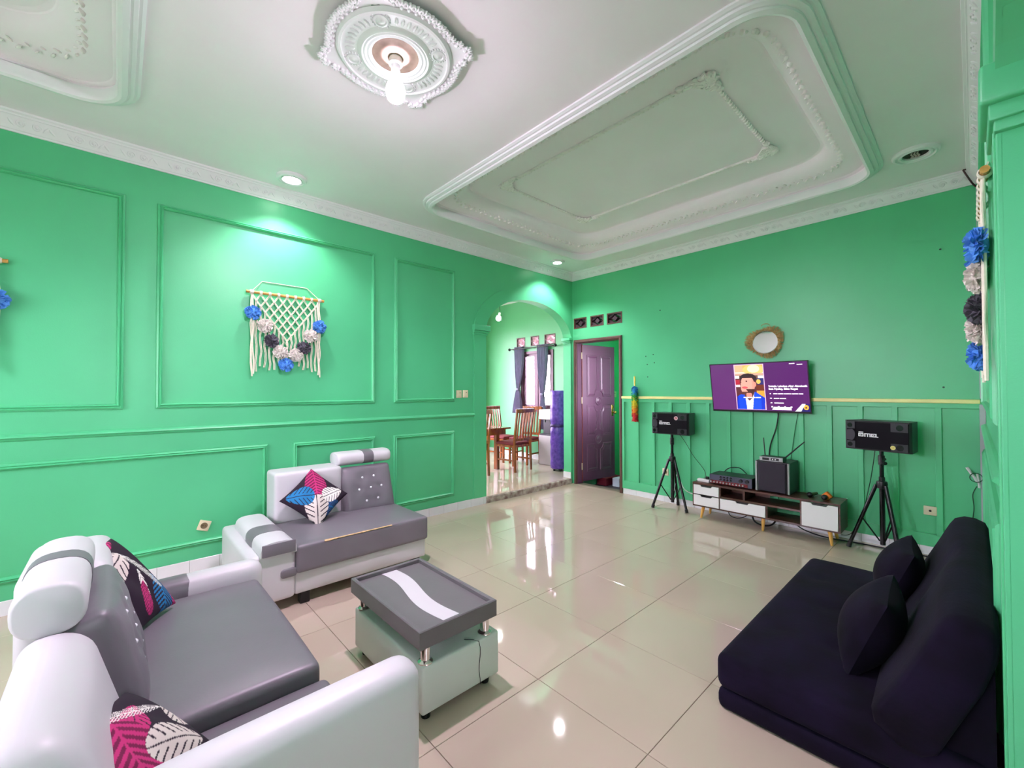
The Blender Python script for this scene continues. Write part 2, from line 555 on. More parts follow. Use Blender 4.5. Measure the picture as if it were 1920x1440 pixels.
# vent blocks over the door
def vent_block(y0, y1, z0, z1, x, parent, dep=0.12, fm=FRAMEB, pm=DOORP):
    v = MB()
    f = FX(x)
    w = 0.018
    lo = rect(y0, y1, z0, z1); li = rect(y0 + w, y1 - w, z0 + w, z1 - w)
    v.loops([[f(*p, 0.03) for p in lo], [f(*p, -0.004) for p in lo], [f(*p, -0.004) for p in li], [f(*p, dep) for p in li]])
    vb = v.build('vent_frame', fm, parent)
    d = MB()
    cy, cz, hy, hz = (y0 + y1) / 2, (z0 + z1) / 2, (y1 - y0) / 2 - w, (z1 - z0) / 2 - w
    for (sy, sz) in ((-1, -1), (1, -1), (1, 1), (-1, 1)):
        d.prism([(cy + sy * hy * 0.1, cz + sz * hz), (cy + sy * hy, cz + sz * hz), (cy + sy * hy, cz + sz * hz * 0.15), (cy + sy * hy * 0.55, cz + sz * hz * 0.45)], f, 0.02, dep - 0.02)
    d.prism([(cy - hy * 0.42, cz), (cy, cz - hz * 0.62), (cy + hy * 0.42, cz), (cy, cz + hz * 0.62)], f, 0.01, dep - 0.01)
    d.cyl(f(cy - hy, cz, 0.05), f(cy + hy, cz, 0.05), 0.006, n=6)
    d.build('vent_lattice', pm, vb)
for (a, b) in vents:
    vent_block(a, b, 2.33, 2.488, XF, wall_far, 0.12, FRAMEB, mat('dark_vent', rgb(66, 42, 54), 0.5))

# ---- right wall: the archway the camera stands in, and the panelled part beyond it
XJ = 1.86
archr = arc(0.70, 2.15, XJ - 0.70, 0.52, 180, 0, 24)
outl = [(XB, -0.05), (2 * 0.70 - XJ, -0.05)] + archr + [(XJ, -0.05), (XF + 0.14, -0.05), (XF + 0.14, 3.45), (XB, 3.45)]
wall_right = struct(slab_with_holes('wall_right', outl, [], FY(YR), 0.0, -0.15, GREEN))
MB().rb(XJ, XJ + 0.19, YR - 0.001, YR + 0.012, 0.0, 2.16, 0.003, 1, 0).build('arch_band', GREEN, wall_right)
MB().rb(XJ + 0.03, XJ + 0.05, YR - 0.001, YR + 0.018, 0.0, 2.16, 0.004, 2, 0).build('arch_bead', GREEN, wall_right)
bd = MB()
inner = archr[12:]
outer = arc(0.70, 2.15, XJ - 0.70 + 0.19, 0.70, 180, 0, 24)[12:]
bd.loops([[FY(YR)(*p, -0.001) for p in inner], [FY(YR)(*p, 0.012) for p in inner], [FY(YR)(*p, 0.012) for p in outer], [FY(YR)(*p, -0.001) for p in outer]], closed=False)
bd.build('arch_band', GREEN, wall_right)
for k, (d, z0, z1) in enumerate(((0.016, 2.14, 2.19), (0.026, 2.17, 2.23), (0.044, 2.215, 2.33))):
    MB().rb(XJ - d * 1.2, XJ + 0.24, YR - 0.15, YR + d, z0, z1, 0.012 if k == 2 else 0.005, 3, 0).build('arch_capital', GREEN, wall_right, True)
for (a, b, c, d) in ((2.20, 4.93, 1.275, 2.82), (2.20, 4.93, 0.20, 0.945)):
    frame_moulding(a, b, c, d, FY(YR), 1, wall_right)
rail = MB()
rail.prism(rp, lambda u, v, w: (w, YR + u, v), XJ + 0.19, XF - 0.03)
rail.build('chair_rail', GREEN, wall_right)

# ---- wall behind the camera's left: two unseen openings added to let daylight in
outl = rect(YR - 0.15, YL + 0.145, -0.05, 3.45)
wall_back = struct(slab_with_holes('wall_back', outl, [rect(0.8, 1.8, 1.2, 2.3), rect(2.3, 3.3, 1.2, 2.3)], FX(XB), 0.0, -0.14, GREEN))

# ---- the unseen hall behind the camera, walled in to cut daylight
HY = -1.6
struct(slab_with_holes('wall_hall', rect(XB - 0.14, XF + 0.14, -0.05, 3.45), [rect(0.0, 0.7, 1.5, 2.2)], FY(HY), 0.0, -0.1, GREEN))  # unseen opening added for fill light from the camera side
struct(MB().box(XB - 0.14, XB, HY, YR - 0.15, -0.05, 3.45).build('wall_hall_left', GREEN))
struct(MB().box(2.6, 2.7, HY, YR - 0.15, -0.05, 3.45).build('wall_hall_right', GREEN))
struct(MB().box(XB - 0.14, 2.7, HY, YR - 0.1, 3.17, 3.25).build('ceiling_hall', PLASTER))

# ---- skirting tiles
def skirting(name, a0, a1, f, h, step=0.194):
    base = MB()
    base.prism(rect(a0, a1, 0.0, h - 0.002), f, 0.001, 0.005)
    b = struct(base.build(name, GROUT))
    src = None
    k = 0
    x = a0
    while x < a1 - 0.01:
        e = min(x + step, a1)
        if src is None or e - x < step - 1e-6:
            t = MB()
            li = rect(x + 0.0008, e - 0.0008, 0.0005, h)
            l2 = rect(x + 0.002, e - 0.002, 0.0005, h - 0.002)
            t.loops([[f(*p, 0.0045) for p in li], [f(*p, 0.009) for p in li], [f(*p, 0.0105) for p in l2]], cap=True)
            o = t.build('tile', BASE_T, b)
            if src is None:
                src, sx = o, x
        else:
            p0, p1 = Vector(f(sx, 0, 0)), Vector(f(x, 0, 0))
            inst(src, 'tile', b, p1 - p0)
        x = e
    return b
skirting('baseboard_left', -0.75, AX - AA, lambda u, v, w: (u, YL - w - 0.012 * 0, v), 0.092)
skirting('baseboard_far', YR + 0.01, 3.255, lambda u, v, w: (XF - w, u, v), 0.078)
skirting('baseboard_right', XJ + 0.2, XF - 0.02, lambda u, v, w: (u, YR + w, v), 0.085)
jb = MB().rb(AX + AA - 0.012, AX + AA, YL + 0.0, YL + 0.145, ZD, ZD + 0.09, 0.002, 1, 0).build('baseboard_arch', BASE_T)
struct(jb)

# ---- ceiling with two coffers
def rr(x0, x1, y0, y1, r, z, n=8):
    pts = []
    for (cx, cy, a0) in ((x1 - r, y1 - r, 0), (x0 + r, y1 - r, 90), (x0 + r, y0 + r, 180), (x1 - r, y0 + r, 270)):
        for i in range(n + 1):
            t = math.radians(a0 + 90 * i / n)
            pts.append((cx + r * math.cos(t), cy + r * math.sin(t), z))
    return pts
COVER_Y1 = 7.5
COF = [(2.04, 4.63, 0.45, 3.63), (-2.30, 0.08, 0.45, 3.63)]
RC = 0.30
holes = [[(p[0], p[1]) for p in rr(a + 0.10, b - 0.10, c + 0.10, d - 0.10, RC - 0.10, 0)] for a, b, c, d in COF]
ceiling = struct(slab_with_holes('ceiling', rect(XB - 0.1, XF + 0.02, YR - 0.1, YL + 0.02), holes, FZ(ZC), 0.0, 0.025, PLASTER))
def coffer(a, b, c, d):
    zt = 3.35
    mb = MB()
    lv = [(0.10, ZC), (0.10, ZC + 0.035), (0.115, ZC + 0.04)]
    for i in range(0, 9):
        t = i / 8 * PI / 2
        lv.append((0.12 + 0.20 * math.sin(t), ZC + 0.045 + 0.125 * (1 - math.cos(t))))
    lv += [(0.325, zt - 0.004), (0.345, zt)]
    mb.loops([rr(a + i, b - i, c + i, d - i, RC - 0.10 + 0.06 * max(0.0, min(1.0, (i - 0.12) / 0.2)), z) for i, z in lv])
    top = rr(a + 0.345, b - 0.345, c + 0.345, d - 0.345, RC - 0.04, zt)
    mb.add(top, [tuple(range(len(top)))])
    cf = mb.build('coffer', PLASTER, ceiling, True, angle=30)
    ml = MB()
    prof = [(0, 0.0), (0.0, -0.010), (0.014, -0.018), (0.026, -0.018), (0.028, -0.030), (0.045, -0.036), (0.056, -0.034),
            (0.058, -0.046), (0.082, -0.052), (0.098, -0.044), (0.104, -0.028), (0.106, 0.02)]
    ml.loops([rr(a + i, b - i, c + i, d - i, max(RC - i, 0.08), ZC + z) for i, z in prof])
    ml.build('coffer_moulding', CORNICE, ceiling, True, angle=25)
    # corner joint blocks
    # leafy frieze on the cove: small relief, beyond counting
    fr = MB()
    path = rr(a + 0.235, b - 0.235, c + 0.235, d - 0.235, RC - 0.05, ZC + 0.066, 6)
    pts = []
    for i in range(len(path)):
        p, q = Vector(path[i]), Vector(path[(i + 1) % len(path)])
        L = (q - p).length
        n = max(1, int(L / 0.032))
        for k in range(n):
            pts.append((p.lerp(q, k / n), (q - p).normalized()))
    for k, (p, t) in enumerate(pts):
        nrm = Vector((-t.y, t.x, 0))           # towards the middle of the coffer
        up = Vector((0, 0, 1))
        slope = (nrm * 0.75 + up * 0.66).normalized()
        out = slope.cross(t).normalized()
        if out.z > 0: out = -out
        big = (k % 6) < 3
        ang = (0.7 if k % 2 else -0.7)
        T = Matrix((t * math.cos(ang) + slope * math.sin(ang), slope * math.cos(ang) - t * math.sin(ang), out)).transposed()
        s1 = 0.021 if big else 0.014
        off = slope * (0.012 * (1 if k % 2 else -1))
        fr.ball(p + off, 1.0, 6, 4, (s1 * 0.9, s1 * 0.42, 0.014), T)
    o = fr.build('leaf_frieze', GYPSUM, ceiling, True)
    o['kind'] = 'stuff'
for cfr in COF:
    coffer(*cfr)
struct(MB().box(XB - 0.3, 7.0, -1.8, COVER_Y1, 3.46, 3.5).build('sky_leak_cover', PLASTER))  # unseen slab added to keep sky light out of coffer gaps
# rope moulding frame and the leafy corners inside the near coffer
ZT = 3.35
ix0, ix1, iy0, iy1 = 2.66, 3.89, 1.09, 2.99
rope = MB()
for (p, q) in (((ix0, iy0), (ix1, iy0)), ((ix1, iy0), (ix1, iy1)), ((ix1, iy1), (ix0, iy1)), ((ix0, iy1), (ix0, iy0))):
    a, b = Vector((*p, ZT - 0.003)), Vector((*q, ZT - 0.003))
    rope.cyl(a, b, 0.012, n=8)
    n = int((b - a).length / 0.036)
    t = (b - a).normalized()
    s = Vector((-t.y, t.x, 0))
    for k in range(n):
        c = a.lerp(b, (k + 0.5) / n) + Vector((0, 0, -0.006))
        T = Matrix(((t + s).normalized(), (s - t).normalized(), Vector((0, 0, 1)))).transposed()
        rope.ball(c, 1.0, 6, 4, (0.024, 0.011, 0.012), T)
ro = rope.build('rope_moulding', GYPSUM, ceiling, True)
ro['kind'] = 'stuff'
def corner_leaves(cx, cy, sx, sy):
    mb = MB()
    rnd = random.Random(3)
    for k in range(70):
        a = rnd.uniform(0, PI / 2)
        along = rnd.random()
        r = 0.02 + 0.17 * rnd.random() ** 0.8 * (1.2 - 0.75 * math.sin(2 * a))
        u, v = r * math.cos(a), r * math.sin(a)
        p = Vector((cx - sx * 0.03 + sx * u, cy - sy * 0.03 + sy * v, ZT - 0.006 - 0.016 * rnd.random()))
        ang = rnd.uniform(0, PI)
        T = Matrix.Rotation(ang, 3, 'Z')
        mb.ball(p, 1.0, 7, 4, (0.030, 0.013, 0.016), T)
    for k in range(3):
        pts = []
        c = Vector((cx + sx * (0.02 + 0.03 * k), cy + sy * (0.06 - 0.02 * k), ZT - 0.022))
        for i in range(14):
            t = i * 0.75
            pts.append(c + Vector((math.cos(t), math.sin(t), 0)) * (0.004 + 0.0028 * i))
        mb.tube(pts, 0.006, 5)
    mb.build('corner_ornament', GYPSUM, ceiling, True)
for (cx, sx) in ((ix0, 1), (ix1, -1)):
    for (cy, sy) in ((iy0, 1), (iy1, -1)):
        corner_leaves(cx, cy, sx, sy)

# ---- cornices with scroll relief
cprof = [(0, 3.058), (0.010, 3.058), (0.014, 3.068), (0.020, 3.072), (0.062, 3.140), (0.068, 3.142), (0.070, 3.152), (0.082, 3.158), (0.084, 3.172), (0, 3.172)]
def scroll_mesh():
    mb = MB()
    for cx in (-0.035, 0.035):
        pts = [Vector((cx + math.cos(t * 0.5) * (0.024 - 0.0011 * t), math.sin(t * 0.5) * (0.024 - 0.0011 * t), 0)) for t in range(0, 19)]
        mb.tube(pts, 0.006, 5)
        mb.ball((cx, 0, 0), 0.009, 6, 4)
    for (x0, s) in ((0.075, 1), (0.10, -1), (-0.075, -1)):
        pts = [Vector((x0 + 0.02 * math.sin(k * 0.5) , -0.022 + 0.0055 * k * 1.4 * (1 if s > 0 else 1), 0)) if False else Vector((x0 + s * (k - 3) * 0.005, (k - 3) * 0.007, 0)) for k in range(7)]
        mb.tube(pts, [0.002, 0.006, 0.008, 0.009, 0.008, 0.005, 0.002], 5)
    return mb
def cornice(name, f, a, b, e_along, e_in, marks):
    mb = MB()
    mb.prism(cprof, f, a, b)
    c = struct(mb.build(name, CORNICE))
    nz = Vector((0, 0, -0.042)) + Vector(e_in) * 0.068
    up = (Vector(e_in) * 0.042 + Vector((0, 0, 0.068))).normalized()
    al = Vector(e_along)
    out = al.cross(up)
    if out.z > 0:
        al = -al; out = al.cross(up)
    src = None
    for m in marks:
        base = Vector(f(0.041, 3.106, m))
        if src is None:
            T = Matrix((al, up, out)).transposed()
            s = scroll_mesh()
            s.v = [tuple(T @ Vector(v) + base) for v in s.v]
            src = s.build('scroll_relief', CORNICE, c, True)
            b0 = base
        else:
            inst(src, 'scroll_relief', c, base - b0)
    return c
cornice('trim_1', lambda u, v, w: (w, YL - u, v), XB, XF, (1, 0, 0), (0, -1, 0), [-0.7 + 0.262 * k for k in range(22)])
cornice('trim_2', lambda u, v, w: (XF - u, w, v), YR, YL, (0, 1, 0), (-1, 0, 0), [0.12 + 0.262 * k for k in range(16)])
cornice('trim_3', lambda u, v, w: (w, YR + u, v), XB, XF, (1, 0, 0), (0, 1, 0), [1.0 + 0.262 * k for k in range(15)])

# ---- door to the back room
dr = bpy.data.objects.new('door_1', None); C.objects.link(dr); dr.location = (XF, 3.68, 0); struct(dr)
fr = MB()
prof = [(0, 0), (0, -0.018), (0.012, -0.026), (0.03, -0.022), (0.042, -0.022), (0.045, -0.01), (0.045, 0.14), (0, 0.14)]
def jamb(path_in):
    pass
fm = MB()
y0, y1, zt = 3.262, 4.098, 2.158
lps = []
for (d, h) in [(0, 0.0), (0, -0.016), (0.012, -0.024), (0.036, -0.022), (0.045, -0.012), (0.045, 0.135)]:
    lps.append([FX(XF)(y0 + d, 0.0, h), FX(XF)(y0 + d, zt - d, h), FX(XF)(y1 - d, zt - d, h), FX(XF)(y1 - d, 0.0, h)])
fm.loops(lps, closed=False)
dfr = fm.build('door_frame', FRAMEB, dr)
# plum-painted inner face of the hinge-side jamb
MB().box(XF + 0.01, XF + 0.132, 4.046, 4.054, 0.0, 2.112).build('jamb_lining', DOORP, dr)
# leaf, hinged at the left jamb and swung into the back room
hx, hy = XF + 0.115, 4.035
ang = math.radians(90 - 6.0)
ex = Vector((math.sin(ang), -math.cos(ang), 0))        # along the leaf, from hinge to lock edge
en = Vector((-math.cos(ang), -math.sin(ang), 0))       # face towards the camera
LW = 0.74
def LF(u, v, w):
    p = Vector((hx, hy, 0)) + ex * u + en * w
    return (p.x, p.y, v)
z0, z1 = 0.02, 2.10
leaf = MB()
T = Matrix(((ex.x, en.x, 0, hx), (ex.y, en.y, 0, hy), (0, 0, 1, 0), (0, 0, 0, 1)))
leaf.rb(0.0, LW, -0.035, 0.0, z0, z1, 0.003, 1, 0, T=T)
lf = leaf.build('door_leaf', DOORP, dr)
MB().box(-0.004, 0.0, -0.036, 0.001, z0, z1, T=T).build('leaf_edge', RUST, dr)
# raised panels with the corner cut out by the round rosettes
def panel(u0, u1, v0, v1, cut):
    """cut: set of corners ('bl','br','tl','tr') bitten by a rosette of radius 0.085"""
    rr_ = 0.088
    pts = []
    def corner(cx, cz, key, dx, dz):
        if key in cut:
            a0 = {'bl': (90, 0), 'br': (180, 90), 'tr': (270, 180), 'tl': (0, -90)}[key]
            return [(cx + rr_ * 0.75 * math.cos(math.radians(a0[0] + (a0[1] - a0[0]) * i / 6)), cz + rr_ * math.sin(math.radians(a0[0] + (a0[1] - a0[0]) * i / 6))) for i in range(7)]
        return [(cx, cz)]
    pts += corner(u0, v0, 'bl', 1, 1) + corner(u1, v0, 'br', -1, 1) + corner(u1, v1, 'tr', -1, -1) + corner(u0, v1, 'tl', 1, -1)
    cx, cz = (u0 + u1) / 2, (v0 + v1) / 2
    def ins(k):
        return [(cx + (p[0] - cx) * (1 - k / (u1 - u0) * 2), cz + (p[1] - cz) * (1 - k / (v1 - v0) * 2)) for p in pts]
    mb = MB()
    mb.loops([[LF(*p, -0.001) for p in ins(0)], [LF(*p, 0.010) for p in ins(0.006)], [LF(*p, 0.010) for p in ins(0.02)], [LF(*p, 0.004) for p in ins(0.028)], [LF(*p, 0.012) for p in ins(0.05)]])
    top = [LF(*p, 0.012) for p in ins(0.05)]
    mb.add(top, [tuple(range(len(top)))])
    mb.build('door_panel', DOORP, lf)
uL, uM, uR = 0.09, 0.355, 0.66
for (v0, v1, c) in ((1.30, 1.95, 'b'), (0.70, 1.18, 'tb'), (0.16, 0.58, 't')):
    cl = set(); crr = set()
    if 'b' in c: cl.add('br'); crr.add('bl')
    if 't' in c: cl.add('tr'); crr.add('tl')
    panel(uL, uM - 0.02, v0, v1, cl)
    panel(uM + 0.03, uR, v0, v1, crr)
for vz in (1.24, 0.64):
    ros = MB()
    Tr = Matrix(((ex.x, 0, en.x), (ex.y, 0, en.y), (0, 1, 0)))
    ros.lathe([(0.075, 0.0), (0.07, 0.01), (0.055, 0.012), (0.048, 0.006), (0.03, 0.014), (0.012, 0.02), (0.0005, 0.018)], LF(uM, vz, 0.0), 20, Tr)
    ros.build('door_rosette', DOORP, lf, True)
for hz in (1.93, 1.25, 0.25):
    hg = MB()
    hg.cyl((hx - 0.012, hy + 0.004, hz - 0.05), (hx - 0.012, hy + 0.004, hz + 0.05), 0.008, n=8)
    hg.box(hx - 0.02, hx + 0.01, hy + 0.0, hy + 0.006, hz - 0.05, hz + 0.05)
    hg.build('hinge', CREAMP, dr)
hd = MB()
hd.rb(0.655, 0.70, 0.0, 0.012, 0.99, 1.17, 0.004, 2, 0, T=T)
hd.ball(LF(0.68, 1.05, 0.06), 0.026, 12, 8)
hd.cyl(LF(0.68, 1.05, 0.0), LF(0.68, 1.05, 0.06), 0.010)
hd.cyl(LF(0.68, 1.13, 0.0), LF(0.68, 1.13, 0.025), 0.016)
hd.build('door_handle', BRASS, lf, True)
# back room shell seen through the door
br = MB()
br.box(XF + 0.14, 6.6, 3.0, YL, -0.13, -0.10)
struct(br.build('floor_back_room', DARKFLOOR))
wb = MB()
wb.box(6.5, 6.6, 2.9, YL, -0.1, 3.2)
struct(wb.build('wall_back_room', GREEN))
wc = MB()
struct(slab_with_holes('wall_back_room_side', rect(XF + 0.14, 6.5, -0.1, 3.2), [rect(5.30, 6.0, 1.1, 2.2)], FY(2.9), 0.0, 0.1, GREEN))  # unseen opening added to light the face of the door leaf
struct(MB().box(XF + 0.14, 6.6, 2.9, YL, 3.2, 3.25).build('ceiling_back_room', PLASTER))

# ---- dining room
DX0, DX1, DY1 = 1.6, 5.95, 7.3
wx = (5.30, 6.16, 1.03, 2.17)
dvents = [(6.055, 6.30), (5.67, 5.90), (5.25, 5.53)]
floor_d = struct(MB().box(DX0, DX1, YL + 0.004, DY1, -0.05, ZD - 0.004).build('floor_dining', GROUT))
for i in range(8):
    for j in range(6):
        x0, y0 = DX0 + i * TS, YL + 0.02 + j * TS
        x1, y1 = min(x0 + TS, DX1), min(y0 + TS, DY1)
        if x1 - x0 < 0.03 or y1 - y0 < 0.03: continue
        if j == 0:
            y0 = YL + 0.02
        MB().rb(x0 + 0.001, x1 - 0.001, y0 + 0.001, y1 - 0.001, ZD - 0.01, ZD, 0.001, 1, 0).build('tile', TILE, floor_d)
st = MB()
st.rb(AX - AA - 0.0, AX + AA, YL - 0.012, YL + 0.02, 0.0, ZD - 0.002, 0.006, 2, (24, 0, 1))
rnd = random.Random(5)
st.v = [(x + rnd.uniform(-.003, .003), y + rnd.uniform(-.004, .004), max(0, z + rnd.uniform(-.004, .002))) for x, y, z in st.v]
struct(st.build('trim_step_edge', CURB))
outl = rect(YL + 0.145, DY1, 0, 3.2)
wall_dw = struct(slab_with_holes('wall_dining_window', outl, [rect(*wx)] + [rect(a, b, 2.27, 2.465) for a, b in dvents], FX(DX1), 0.0, 0.14, GREEN_D))
for (a, b) in dvents:
    vent_block(a, b, 2.27, 2.465, DX1, wall_dw, 0.12, FRAMEB, mat('pale_vent', rgb(190, 150, 160), 0.6))
struct(slab_with_holes('wall_dining_end', rect(DX0 - 0.1, DX1 + 0.14, 0, 3.2), [rect(2.3, 3.6, 0.6, 2.6), rect(3.9, 5.3, 0.6, 2.6)], FY(DY1), 0.0, 0.1, GREEN_D))  # unseen openings added to brighten the dining room
struct(MB().box(DX0 - 0.1, DX0, YL + 0.145, DY1, 0, 3.2).build('wall_dining_side', GREEN_D))
struct(MB().box(DX0, DX1, YL + 0.145, YL + 0.149, AZ + AB + 0.002, 3.2).build('wall_dining_lintel', GREEN_D))
struct(MB().box(DX0 - 0.1, DX1 + 0.14, YL + 0.145, DY1 + 0.1, 3.2, 3.25).build('ceiling_dining', PLASTER))
MB().rb(DX1 - 0.012, DX1 - 0.001, 4.35, DY1, ZD, ZD + 0.10, 0.002, 1, 0).build('baseboard_dining', BASE_T)['kind'] = 'structure'
# window
win = bpy.data.objects.new('window_1', None); C.objects.link(win); win.location = (DX1, 5.73, 1.03); struct(win)
wf = MB()
PURF = mat('purple_window_frame', rgb(112, 68, 92), 0.4, var=0.08, vscale=6)
lps = []
for (d, h) in [(0.0, 0.0), (0.0, -0.02), (0.05, -0.02), (0.05, 0.10), (0.0, 0.10)]:
    lps.append([FX(DX1)(wx[0] + d, wx[2] + d, h), FX(DX1)(wx[1] - d, wx[2] + d, h), FX(DX1)(wx[1] - d, wx[3] - d, h), FX(DX1)(wx[0] + d, wx[3] - d, h)])
wf.loops(lps)
wf.build('window_frame', PURF, win)
for y in (5.74,):
    MB().box(DX1 + 0.0, DX1 + 0.08, y - 0.03, y + 0.03, wx[2] + 0.05, wx[3] - 0.05).build('mullion', PURF, win)
for (ya, yb) in ((5.35, 5.71), (5.77, 6.11)):
    s = MB()
    lps = []
    for (d, h) in [(0.0, 0.01), (0.0, 0.05), (0.045, 0.05), (0.045, 0.01), (0, 0.01)]:
        lps.append([FX(DX1)(ya + d, wx[2] + 0.05 + d, h), FX(DX1)(yb - d, wx[2] + 0.05 + d, h), FX(DX1)(yb - d, wx[3] - 0.05 - d, h), FX(DX1)(ya + d, wx[3] - 0.05 - d, h)])
    s.loops(lps)
    sa = s.build('sash', PURF, win)
    gm = mat('window_glass', (1, 1, 1, 1), 0.0)
    gm.node_tree.nodes['Principled BSDF'].inputs['Transmission Weight'].default_value = 1.0
    gm.node_tree.nodes['Principled BSDF'].inputs['IOR'].default_value = 1.02
    MB().box(DX1 + 0.028, DX1 + 0.031, ya + 0.044, yb - 0.044, wx[2] + 0.094, wx[3] - 0.094).build('pane', gm, sa)
gr = MB()
IRON = mat('white_iron_grille', rgb(150, 140, 150), 0.5)
for k in range(1, 6):
    y = wx[0] + 0.05 + (wx[1] - wx[0] - 0.1) * k / 6
    pts = [(DX1 + 0.09, y + (0.012 * math.sin(z * 22)), z) for z in [wx[2] + 0.05 + (wx[3] - wx[2] - 0.1) * i / 40 for i in range(41)]]
    gr.tube(pts, 0.005, 4)
for k in range(1, 7):
    z = wx[2] + (wx[3] - wx[2]) * k / 7
    gr.tube([(DX1 + 0.09, wx[0] + 0.05, z), (DX1 + 0.09, wx[1] - 0.05, z)], 0.005, 4)
gr.build('window_grille', IRON, win)
MB().rb(DX1 - 0.05, DX1 + 0.02, wx[0] - 0.05, wx[1] + 0.05, wx[2] - 0.035, wx[2], 0.005, 2, 0).build('window_sill', PURF, win)
# ================================================================ seating
def axes_T(o, ex, ey, ez):
    ex, ey, ez, o = Vector(ex), Vector(ey), Vector(ez), Vector(o)
    return Matrix(((ex.x, ey.x, ez.x, o.x), (ex.y, ey.y, ez.y, o.y), (ex.z, ey.z, ez.z, o.z), (0, 0, 0, 1)))
def puff(px=0.0, py=0.0, pz=0.0, top_only=True):
    def fn(q, h):
        a = 1 - min(1, abs(q.x) / h[0]) ** 2.4
        b = 1 - min(1, abs(q.y) / h[1]) ** 2.4
        c = 1 - min(1, abs(q.z) / h[2]) ** 2.4
        r = Vector(q)
        if pz and (q.z > 0 or not top_only): r.z += pz * a * b * (q.z / h[2])
        if px: r.x += px * b * c * (q.x / h[0])
        if py: r.y += py * a * c * (q.y / h[1])
        return r
    return fn
def tufted(dots, depth=0.016, s=0.035, bulge=0.03):
    def fn(q, h):
        r = Vector(q)
        if q.y > 0:
            k = q.y / h[1]
            a = 1 - min(1, abs(q.x) / h[0]) ** 3
            b = 1 - min(1, abs(q.z) / h[2]) ** 3
            d = bulge * a * b
            for (u, v) in dots:
                x, z = (u - 0.5) * 2 * h[0], (v - 0.5) * 2 * h[2]
                d -= depth * math.exp(-((q.x - x) ** 2 + (q.z - z) ** 2) / (2 * s * s))
            r.y += d * k
        return r
    return fn
DOTS = [(0.39, 0.72), (0.62, 0.73), (0.30, 0.48), (0.53, 0.49), (0.75, 0.50), (0.42, 0.23), (0.65, 0.25)]
CRYSTAL = mat('crystal_button', rgb(240, 240, 245), 0.12, spec=0.9)
def tufted_back(root, T, w, t, L, name='tufted_backrest'):
    p = MB().rb(0, w, -t, 0, 0, L, 0.035, 3, (22, 1, 22), fn=tufted(DOTS), T=T).build(name, GREY_L, root, True, angle=80)
    for (u, v) in DOTS:
        bu_ = 0.03 * (1 - abs(2 * u - 1) ** 3) * (1 - abs(2 * v - 1) ** 3) - 0.016
        c = T @ Vector((u * w, bu_ - 0.002, v * L))
        MB().ball(c, 0.0105, 10, 6).build('button', CRYSTAL, p, True)
    return p
def headrest(root, a0, a1, fT, rx, rz, stripe, name='headrest'):
    """rounded bolster; fT(along, x, z) -> point"""
    def shell(b0, b1, grow, cap):
        mb = MB()
        lps = []
        N = 28
        xs = [b0 + (b1 - b0) * i / 12 for i in range(13)]
        if cap:
            e = 0.022
            xs = [b0, b0 + e * 0.3, b0 + e] + [b0 + e + (b1 - b0 - 2 * e) * i / 10 for i in range(1, 10)] + [b1 - e, b1 - e * 0.3, b1]
        for i, a in enumerate(xs):
            k = 1.0
            if cap:
                k = {0: 0.86, 1: 0.95, len(xs) - 1: 0.86, len(xs) - 2: 0.95}.get(i, 1.0)
            lp = []
            for j in range(N):
                t = 2 * PI * j / N
                c, s = math.cos(t), math.sin(t)
                q = 2.6
                x = math.copysign(abs(c) ** (2 / q), c) * (rx * k + grow)
                z = math.copysign(abs(s) ** (2 / q), s) * (rz * k + grow)
                lp.append(fT(a, x, z))
            lps.append(lp)
        mb.loops(lps, cap=True)
        return mb
    h = shell(a0, a1, 0, True).build(name, WHITE_L, root, True, angle=50)
    shell(stripe[0], stripe[1], 0.002, False).build('stripe', GREY_L, h, True, angle=50)
    return h

# ---- sofa against the left wall
sa = thing('sofa', (1.2, 3.5, 0), 'short white and grey leather sofa against the panelled green wall, one tufted backrest', 'sofa')
MB().rb(0.855, 1.825, 3.01, 3.93, 0.075, 0.23, 0.012, 2, 4, fn=puff(py=0.008)).build('base', WHITE_L, sa, True)
seat = MB().rb(0.855, 1.835, 2.98, 3.66, 0.215, 0.395, 0.022, 3, 10, fn=puff(pz=0.018)).build('seat', GREY_L, sa, True, angle=70)
tr = MB()
rnd = random.Random(2)
top, bot = [], []
for k in range(60):
    x = 1.03 + 0.49 * k / 59
    h = 0.003 * max(0.0, math.sin(k * 0.9) + rnd.uniform(-0.6, 0.6)) + 0.012 * math.exp(-((x - 1.06) / 0.03) ** 2) + 0.010 * math.exp(-((x - 1.30) / 0.012) ** 2)
    top.append((x, 2.982 + h * 0.8, 0.3955)); bot.append((x, 2.9795, 0.388 - h * 0.3))
tr.loops([[(x, y + 0.003, z - 0.006) for x, y, z in top], top, [(x, y - 0.002, z + 0.004) for x, y, z in bot], bot], closed=False)
tr.build('torn_edge', TEAR, seat)
arm = MB().rb(0.585, 0.858, 3.0, 3.90, 0.065, 0.375, 0.03, 3, 3).build('arm', WHITE_L, sa, True)
def pad(y0, y1, g=0.0):
    mb = MB()
    sec = []
    for i in range(15):
        t = PI * i / 14
        c, s = math.cos(t), math.sin(t)
        x = 0.752 + math.copysign(abs(c) ** 0.6, c) * (0.103 + g)
        z = 0.368 + (abs(s) ** 0.55) * (0.088 + g)
        sec.append((x, z))
    sec += [(0.652 - g, 0.366), (0.85 + g, 0.366)]
    n = 10
    mb.loops([[(x, y0 + (y1 - y0) * k / n, z) for x, z in sec] for k in range(n + 1)], cap=True)
    return mb
pd = pad(2.978, 3.76).build('arm_pad', WHITE_L, sa, True, angle=50)
pad(3.22, 3.40, 0.002).build('stripe', GREY_L, pd, True, angle=50)
pe = MB()
pe.rb(0.655, 0.848, 2.970, 2.982, 0.372, 0.448, 0.005, 2, 1)
pe.build('arm_pad_end', GREY_L, pd, True)
